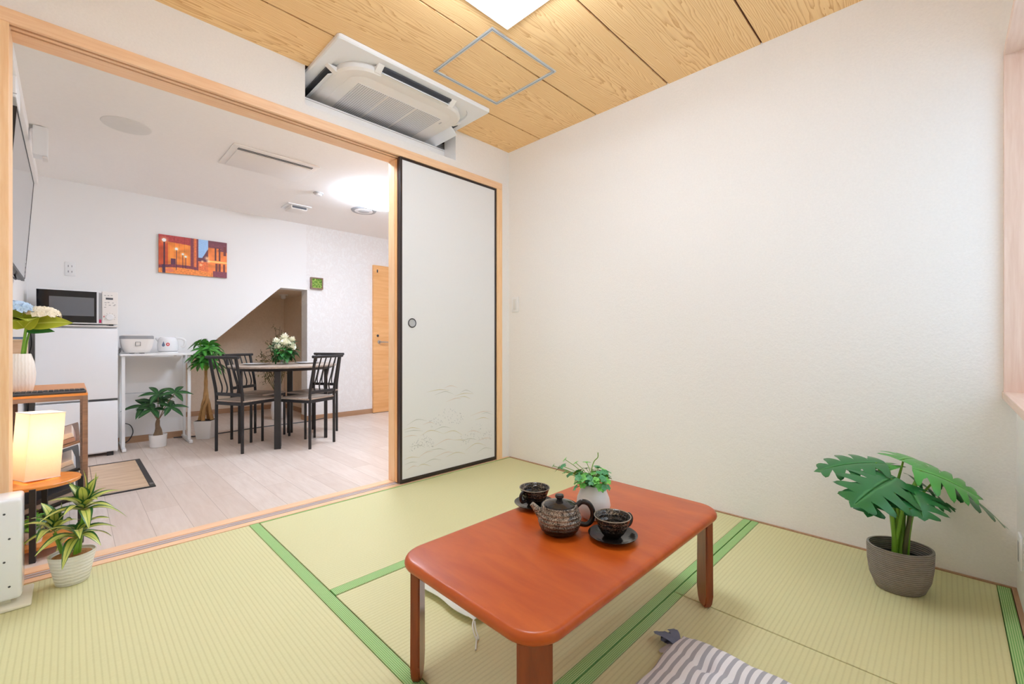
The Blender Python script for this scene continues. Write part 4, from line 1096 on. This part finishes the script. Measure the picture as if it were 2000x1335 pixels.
g = bmesh.ops.create_cube(b.b, size=1)
for v in g['verts']:
    k_ = .078 if v.co.z > 0 else .060
    v.co = V((math.copysign(k_, v.co.x), math.copysign(k_, v.co.y), .178 if v.co.z > 0 else 0))
bmesh.ops.bevel(b.b, geom=list(b.b.edges), offset=.004, segments=2, affect='EDGES')
obj('pot', b, 'potwhite', t, 40)
obj('soil', B().box(-.070, .070, -.070, .070, .1785, .181), 'soil', t, 0)
b = B()
for k in range(4):
    pts = []; rs = []
    for i in range(25):
        u = i / 24; tw = k * PI / 2 + max(0, u - .25) * 7.5; rad = .046 * (1 - min(1, u / .55)) ** 1.2 + .008
        pts.append((rad * math.cos(tw), rad * math.sin(tw), .180 + .52 * u)); rs.append(.0145 * (1 - u) + .0045)
    b.tube(pts, rs, 8)
obj('braided_trunk', b, 'braid', t, 60)
b = B(); st = B(); rr = random.Random(21)
for k in range(20):
    an = k * 2.4; hh = .70 + .26 * ((k * 7) % 20) / 20; rad = .04 + .09 * math.sqrt(rr.random())
    p = V((rad * math.cos(an), rad * math.sin(an), hh))
    pw = Matrix.Rotation(math.radians(-35), 3, 'Z') @ p
    if pw.x < .02 and pw.y > -.10: p = p - Matrix.Rotation(math.radians(35), 3, 'Z') @ V((0, pw.y + .13, 0))
    handleaf(b, p, (math.cos(an) * .6, math.sin(an) * .6, .75), (math.cos(an), math.sin(an), .1), rr.uniform(.095, .135), .0185, 6)
    st.tube(spline([(0, 0, .66), (p.x * .4, p.y * .4, .5 * (.66 + hh) + .03), p], 3), [.006, .005, .005, .004, .004, .003, .003], 6)
obj('foliage', b, 'moneyleaf', t, 'leaf'); obj('stem', st, 'stem', t)

# ------------------------------------------------------------------ dining table and chairs
t = thing('dining_table', 'round grey-wood dining table on flat black metal legs', 'table', (1.465, 4.56, 0), math.radians(19))
obj('tabletop', B().lathe([(.462, .717), (.466, .719), (.466, .733), (.463, .735)], n=72), 'greywood', t, 40)
obj('apron', B().lathe([(.40, .690), (.41, .690), (.455, .712), (.455, .7165)], n=72), 'black', t, 40)
for sx in (-1, 1):
    for sy in (-1, 1):
        l = obj('leg', B().box(-.026, .026, -.015, .015, 0, .694, .002), 'black', t, 0); l.location = (sx * .262, sy * .262, 0); l.rotation_euler = (0, 0, math.radians(-45 * sx * sy) + .0)
def make_chair(label):
    """faces +y, rear legs at y=-.19"""
    t = thing('dining_chair', label, 'chair', (0, 0, 0), 0, 'black metal chairs round the dining table')
    w, dp, sh = .150, .172, .432
    obj('seat', B().box(-w - .014, w + .014, -dp - .005, dp + .016, sh, sh + .016, .006), 'greywood', t, 30)
    obj('seat_frame', B().box(-w, w, -dp - .008, -dp + .008, sh - .026, sh).box(-w, w, dp - .008, dp + .008, sh - .026, sh).box(-w - .008, -w + .008, -dp, dp, sh - .026, sh).box(w - .008, w + .008, -dp, dp, sh - .026, sh), 'black', t, 0)
    for sx in (-1, 1):
        obj('leg', B().tube([(sx * w, dp, 0), (sx * w, dp, sh)], .0115, 10), 'black', t)
        obj('leg', B().tube(spline([(sx * w, -dp, 0), (sx * w, -dp, .30), (sx * w, -dp - .002, .50), (sx * w, -dp - .035, .68), (sx * w, -dp - .062, .815)], 4), .0125, 10), 'black', t, 60)
    obj('top_rail', B().tube(spline([(-w - .035, -dp - .066, .82), (0, -dp - .078, .82), (w + .035, -dp - .066, .82)], 6), .013, 12), 'black', t, 60)
    obj('lower_rail', B().box(-w, w, -dp - .010, -dp + .010, .485, .512, .003), 'black', t, 0)
    for k in range(4):
        x = -w + (k + 1) * 2 * w / 5
        obj('spindle', B().tube(spline([(x, -dp, .505), (x, -dp + .006, .56), (x * 1.0, -dp - .022, .65), (x, -dp - .045, .73), (x, -dp - .074, .815)], 4), .0058, 8), 'black', t, 60)
    return t
chairs = [((.899, 4.529), (1.037, 4.251), 'black metal chair closest to the white rack, its wood seat under the round table'),
          ((1.116, 4.959), (1.361, 5.123), 'black metal chair on the niche side of the round table nearest the braided tree'),
          ((1.498, 4.014), (1.776, 4.147), 'black metal chair in front of the white wall, nearest the threshold'),
          ((2.015, 4.632), (1.86, 4.90), 'black metal chair nearest the brown wooden door')]
proto = None; TC = V((1.465, 4.56))
for (a, c, lab) in chairs:
    if proto is None: proto = make_chair(lab); o = proto
    else: o = copy_tree(proto); o['label'] = lab
    m_ = (V(a) + V(c)) / 2; wd = (V(c) - V(a)).normalized(); nrm = V((-wd.y, wd.x))
    if nrm.dot(TC - m_) < 0: nrm = -nrm
    ctr = m_ + nrm * .172
    o.location = (ctr.x, ctr.y, 0); o.rotation_euler = (0, 0, math.atan2(nrm.y, nrm.x) - PI / 2)

def plate(loc, label):
    o = obj('plate', B().lathe([(.070, 0), (.075, .002), (.118, .011), (.120, .013), (.116, .0135), (.075, .005), (.001, .0045)], n=48), 'glosswhite', None, 50, loc)
    return tag(o, label, 'plate', 'plates on the dining table')
plate((1.24, 4.64, .735), 'white plate on the round table beside the bouquet, nearer the white rack')
plate((1.695, 4.60, .735), 'white plate on the round table beside the bouquet, nearer the wooden door')
t = thing('flower_bouquet', 'bouquet of ivory roses with green leaves in a glass vase on the dining table', 'flowers', (1.462, 4.56, .735))
obj('glass_vase', B().lathe([(.035, 0), (.04, .004), (.03, .03), (.026, .05), (.034, .08), (.032, .08), (.024, .05), (.028, .03), (.03, .008)], n=24), 'vglass', t, 50)
b = B(); rr = random.Random(8)
for k in range(12):
    b.tube([(rr.uniform(-.012, .012), rr.uniform(-.012, .012), .012), (rr.uniform(-.05, .05), rr.uniform(-.05, .05), .13)], .0022, 5)
obj('stem', b, 'stem', t)
def rose(b, c, r, seed):
    rr = random.Random(seed); nrm = (V(c) - V((0, 0, .08))).normalized(); a1 = nrm.orthogonal().normalized(); a2 = nrm.cross(a1)
    for ring_, (n_, R_, op, h) in enumerate(((3, .30, .15, .55), (4, .52, .45, .42), (5, .80, .85, .25), (6, 1.0, 1.2, .0))):
        for k in range(n_):
            an = 2 * PI * k / n_ + ring_ * .7; rad = a1 * math.cos(an) + a2 * math.sin(an)
            tn = nrm.cross(rad)
            rows = []
            for i in range(5):
                u = i / 4; rows.append([])
                for j in range(5):
                    v = -1 + j / 2; w_ = R_ * r * .62 * (1 - .25 * u * u) * v
                    rows[-1].append(V(c) + rad * (R_ * r * (.25 + .75 * math.sin(u * 1.45)) * (1 - .25 * v * v)) + tn * w_ + nrm * r * (h - .45 + .95 * u - .35 * op * u * u))
            b.grid(rows)
    return b
RS = [(-.035, -.035, .205, .043), (.035, -.045, .195, .047), (.0, .01, .245, .045), (.075, -.03, .165, .040), (-.055, -.04, .150, .030), (.0, -.065, .160, .048), (.05, .02, .225, .036), (-.07, .02, .19, .036)]
for i, (x, y, z, r) in enumerate(RS):
    p = V((.70, -.71, 0)) * x + V((.71, .70, 0)) * y + V((0, 0, z))
    obj('rose', rose(B(), V((p.x * 1.25, p.y * 1.25, p.z * 1.04)), r * 1.12, i), 'rose', t, 60)
b = B()
for k in range(100):
    an = k * 2.4; el = rr.uniform(-1.0, .75); rad = .10
    d = V((math.cos(an) * math.cos(el), math.sin(an) * math.cos(el), math.sin(el)))
    b.blade(V((0, 0, .145)) + d * rad * rr.uniform(.4, 1.0), d + V((0, 0, rr.uniform(-.3, .3))), (0, 0, 1), rr.uniform(.05, .08), .025, .3, .2, 6, .8)
obj('foliage', b, 'bouqleaf', t, 'leaf')

# dried branches in the niche
t = thing('dried_branch_arrangement', 'tall dried olive-brown branches in a pale vase standing in the wall niche', 'plant', (1.80, 5.85, 0))
obj('vase', B().lathe([(.05, 0), (.06, .01), (.075, .12), (.06, .24), (.035, .30), (.04, .33), (.036, .33), (.03, .30)], n=28), 'potwhite', t, 50)
b = B(); st = B(); rr = random.Random(17)
def sprig(p0, p1, n_):
    pts = spline([p0, V(p0) * .5 + V(p1) * .5 + V((rr.uniform(-.03, .03), rr.uniform(-.03, .03), .02)), p1], 8)
    st.tube(pts, [.005 - .003 * k / (len(pts) - 1) for k in range(len(pts))], 5)
    for k in range(n_):
        u = .45 + .55 * k / n_; p = pts[min(len(pts) - 1, int(u * (len(pts) - 1)))]
        d = V((rr.gauss(0, 1), rr.gauss(0, 1), rr.gauss(.3, .8))).normalized()
        st.tube([p, p + d * .05], .0012, 4)
        for q_ in range(5):
            b.blade(p + d * .05 * (q_ + 1) / 3, (d + V((rr.gauss(0, .6), rr.gauss(0, .6), rr.gauss(0, .6)))).normalized(), (0, 0, 1) if abs(d.z) < .9 else (1, 0, 0), rr.uniform(.020, .036), .007, .1, .2, 4, .8)
for (lx, ly, z) in ((-.02, 0, 1.12), (.05, 0, 1.10), (.12, .02, 1.09), (.16, 0, 1.02), (-.08, 0, 1.0), (-.20, 0, .78), (-.14, -.05, .80), (-.22, .02, .86), (.02, .0, 1.02), (.10, -.03, .96), (.0, .03, .92), (.15, .03, .90), (-.10, .0, .90), (-.16, -.06, .66), (.17, -.02, .84), (.06, -.05, 1.14)):
    sprig((0, 0, .30), V((.70, -.71, 0)) * lx + V((.71, .70, 0)) * ly + V((0, 0, z)), 12)
obj('foliage', b, 'dryleaf', t, 'leaf'); obj('branch', st, 'dryleaf', t)
t = thing('niche_light', 'small round lamp holder on the sloping ceiling of the wall niche', 'lamp', (1.98, 6.2, 1.576))
obj('base', B().lathe([(.055, -.014), (.055, 0)], n=28), 'offwhite', t, 30)
obj('bulb_holder', B().lathe([(.018, -.06), (.028, -.045), (.028, -.014)], n=20), 'white', t, 30)
tag(obj('floor_cable', B().tube(spline([(.72, 5.40, .012), (.95, 5.33, .006), (1.15, 5.36, .005), (1.6, 5.42, .005), (2.0, 5.40, .005), (2.2, 5.42, .02)], 8), .006, 6), 'darkgrey'), 'dark cable running along the floor behind the dining chairs', 'cable')
tag(obj('rack_cord', B().tube(spline([(.34, 5.445, .20), (.40, 5.445, .17), (.42, 5.445, .10), (.39, 5.445, .03), (.35, 5.444, .006)], 6), .004, 6), 'cord'), 'grey cord hanging behind the rack beside the refrigerator', 'cord')

# ------------------------------------------------------------------ wall pictures and plates
def painting(u, v):
    """glowing evening street; u to the viewer's right, v up"""
    n_ = mnoise.noise(V((u * 9, v * 9, 1))) * .5 + .5; f_ = mnoise.noise(V((u * 40, v * 40, 5))) * .5 + .5
    c = V((226, 120, 58)) * (.82 + .3 * n_)
    if u < .56:
        if u > .12 and u < .45: c = V((240, 140, 62)) * (.8 + .3 * n_)
        if u < .13: c = V((198, 84, 50)) * (.8 + .3 * n_)
        if v > .84 - .10 * u: c = V((176, 70, 70)) * (.8 + .3 * f_)
        if u > .445: c = (V((120, 58, 70)) if u < .49 or u > .535 else V((206, 110, 66))) * (.85 + .3 * f_)
        if .165 < u < .235 and .16 < v < .40: c = V((90, 50, 74))
        if abs((u * 14) % 1 - .5) > .46 and v > .2: c = c * .82
    elif u < .71:
        c = V((150, 186, 226)) * (.95 + .1 * f_)
        if v < .50 or (u > .62 and v < .50 + (u - .62) * 3.0): c = V((96, 58, 70)) * (.9 + .3 * f_)
        if v < .40: c = V((214, 110, 66)) * (.8 + .4 * f_)
    else:
        c = V((228, 128, 66)) * (.8 + .35 * n_)
        if v > .86 - (u - .71) * .15 - .1 and v < .62 + (u - .71) * .9 or v > .80: c = V((110, 62, 72)) * (.9 + .3 * f_)
        if v > .93: c = V((110, 62, 72))
        for a in (.82, .885): 
            if abs(u - a) < .012 and .46 < v < .82: c = V((90, 48, 52))
        if abs(u - .965) < .02 and .62 < v < .88: c = V((110, 54, 54))
        for a in (.835, .885, .955):
            if abs(u - a) < .018 and .15 < v < .38: c = V((110, 54, 52))
        if .40 < v < .45: c = V((250, 190, 110))
    g = .14 + .05 * math.sin(u * 5)
    if v < g: c = V((236, 140, 70)) * (.75 + .4 * f_)
    if v < .16 and u > .78: c = V((130, 66, 80)) * (.8 + .3 * f_)
    if g - .02 < v < g + .06 and u < .56: c = V((120, 58, 72)) * (.8 + .4 * f_)
    if ((u - .15) / .06) ** 2 + ((v - .08) / .05) ** 2 < 1: c = V((214, 120, 92))
    for (lu, lv, r, pole) in ((.075, .86, .045, .0), (.245, .66, .034, .10), (.335, .54, .026, .16), (.375, .48, .026, .16)):
        dd = math.hypot((u - lu) * 1.5, v - lv)
        if dd < r * 2.6: c = c.lerp(V((255, 214, 140)), .6 * (1 - dd / (r * 2.6)))
        if dd < r: c = V((255, 246, 228))
        if abs(u - lu) < (.010 if lu < .1 else .005) and pole < v < lv - r: c = V((70, 44, 60))
    if abs(u - .07) < .022 and v < .22: c = V((70, 48, 74))
    for (lu, lv, r) in ((.69, .50, .035), (.62, .40, .022), (.60, .30, .024), (.71, .42, .03)):
        dd = math.hypot((u - lu) * 1.5, v - lv)
        if dd < r * 2: c = c.lerp(V((255, 206, 160)), max(0, 1 - dd / (r * 2)))
    return c * 1.1
def moss(u, v):
    f_ = mnoise.noise(V((u * 7, v * 7, 2))) * .5 + .5; g = mnoise.noise(V((u * 20, v * 20, 8))) * .5 + .5
    return V((90, 140, 40)).lerp(V((206, 226, 120)), min(1, max(0, f_ * 1.3 - .2))) * (.5 + .8 * g)
def printed(name, w_, h_, fn, nu, nv, parent, y):
    me = bpy.data.meshes.new(name); vs = []; fs = []
    for j in range(nv + 1):
        for i in range(nu + 1): vs.append((w_ * i / nu, y, h_ * j / nv))
    for j in range(nv):
        for i in range(nu): a = j * (nu + 1) + i; fs.append((a, a + 1, a + nu + 2, a + nu + 1))
    me.from_pydata(vs, [], fs); at = me.color_attributes.new('Col', 'FLOAT_COLOR', 'POINT')
    buf = []
    for j in range(nv + 1):
        for i in range(nu + 1):
            c = fn(i / nu, j / nv); buf += [lin(min(255, max(0, c[0]))), lin(min(255, max(0, c[1]))), lin(min(255, max(0, c[2]))), 1]
    at.data.foreach_set('color', buf); me.materials.append(M['print'])
    o = bpy.data.objects.new(name, me); COL.objects.link(o); o.parent = parent; return o
t = thing('canvas_picture', 'wide canvas print of a glowing orange street with round lamps', 'picture', (.608, YB - .002, 1.628))
obj('stretcher', B().box(0, .569, -.022, 0, 0, .372, .002), 'brownpaper', t, 0)
printed('street_print', .569, .372, painting, 190, 120, t, -.0225)
t = thing('moss_frame', 'small square wooden frame of green moss beside the wall niche', 'picture', (2.042, YB - .002, 1.592))
fr_ = obj('frame', B().box(0, .012, -.035, 0, 0, .138).box(.132, .144, -.035, 0, 0, .138).box(.012, .132, -.035, 0, 0, .012).box(.012, .132, -.035, 0, .126, .138), 'brownshelf', t, 0)
m_ = printed('moss', .12, .114, moss, 40, 40, t, -.018); m_.location = (.012, 0, .012)
rr = random.Random(3)
for i_, v in enumerate(m_.data.vertices): v.co.y -= .010 * (mnoise.noise(V((v.co.x * 70, v.co.z * 70, 0))) + .5) * .9
t = thing('wall_outlet', 'white double outlet plate on the wall above the microwave', 'outlet', (.004, YB, 1.590))
cp = obj('cover_plate', B().box(-.034, .034, -.007, 0, -.060, .060, .003), 'white', t)
b = B()
for z in (-.024, .024): b.box(-.014, -.010, -.0078, -.007, z - .008, z + .008).box(.008, .012, -.0078, -.007, z - .008, z + .008)
obj('socket_slot', b, 'ink', cp, 0)

# ------------------------------------------------------------------ dining ceiling fittings
t = thing('ceiling_air_unit', 'rectangular white one-way air conditioner panel set in the dining ceiling', 'air conditioner', (1.115, 3.805, DC))
obj('panel', B().box(-.300, .300, -.235, .235, -.012, -.0005, .004), 'offwhite', t, 30)
obj('front_grille', B().box(-.262, .262, -.145, .205, -.020, -.012, .004), 'offwhite', t, 30)
obj('outlet_slot', B().box(-.262, .262, -.192, -.178, -.0135, -.012).box(-.262, .262, -.170, -.158, -.0135, -.012), 'black', t, 0)
tag(obj('ceiling_speaker', B().lathe([(.118, -.006), (.125, -.004), (.128, -.0005)], n=48), 'palegrey', None, 30, (.262, 3.79, DC)), 'flat round grey cover plate on the dining ceiling near the television', 'ceiling cover')
t = thing('ceiling_vent', 'square white ceiling vent grille in the dining room', 'vent', (1.665, 4.82, DC))
obj('vent_frame', B().box(-.115, .115, -.115, .115, -.010, -.0005, .003), 'white', t, 0)
obj('vent_body', B().box(-.08, .08, -.09, .09, -.045, -.010, .008), 'offwhite', t, 30)
obj('vent_slot', B().box(-.07, .07, -.0915, -.09, -.038, -.016), 'darkgrey', t, 0)
t = thing('smoke_detector', 'tiny round white detector on the dining ceiling', 'smoke detector', (1.655, 4.217, DC))
obj('detector_base', B().lathe([(.040, -.012), (.045, -.008), (.046, -.0005)], n=28), 'midgrey', t, 30)
obj('detector_cap', B().lathe([(.024, -.026), (.030, -.020), (.032, -.012)], n=24), 'white', t, 30)
t = thing('round_downlight', 'round ceiling fitting with grey rings beside the glowing dining lamp', 'ceiling light', (2.215, 4.43, DC))
obj('outer_ring', B().lathe([(.075, -.010), (.122, -.012), (.128, -.004), (.130, -.0005)], n=48), 'grey', t, 30)
obj('inner_ring', B().lathe([(.060, -.015), (.092, -.014), (.094, -.010)], n=48), 'white', t, 30)
obj('center_disc', B().lathe([(.050, -.018), (.056, -.015)], n=40), 'midgrey', t, 30)
t = thing('dining_ceiling_lamp', 'glowing round ceiling lamp on the white dining ceiling', 'lamp', (2.12, 3.88, DC))
obj('lamp_base', B().lathe([(.20, -.03), (.20, -.0005)], n=48), 'white', t, 30)
obj('diffuser', B().lathe([(.23, -.03), (.235, -.05), (.20, -.085), (.12, -.105), (.002, -.112)], n=48), 'lampD', t, 60)

t = thing('added_fill_lamp', 'long slim white fill lamp added out of view behind the dining-room lintel', 'lamp', (1.30, 2.915, DC))  # unseen lamp, added to even out the dining-room light
obj('lamp_base', B().box(-.62, .62, -.065, .065, -.020, -.0005, .003), 'white', t, 0)
obj('diffuser', B().box(-.60, .60, -.055, .055, -.0215, -.0205), 'fillB', t, 0)

# floor storage hatch in the plank floor
t = thing('floor_hatch', 'tan wood-look floor hatch with a black metal rim by the magazine rack', 'floor hatch', (.085, 4.17, 0))
obj('hatch_panel', B().box(-.30, .285, -.455, .455, 0, .004), 'tilehatch', t, 0)
obj('rim', B().box(-.315, .315, -.475, -.455, 0, .006).box(-.315, .315, .455, .475, 0, .006).box(.285, .315, -.455, .455, 0, .006).box(-.315, -.30, -.455, .455, 0, .006), 'black', t, 0)
obj('panel_seam', B().box(.02, .024, -.455, .455, .004, .0045).box(-.30, .02, -.06, -.057, .004, .0045), 'brownshelf', t, 0)
obj('latch', B().box(.290, .312, -.43, -.38, .006, .009), 'chrome', t, 0)
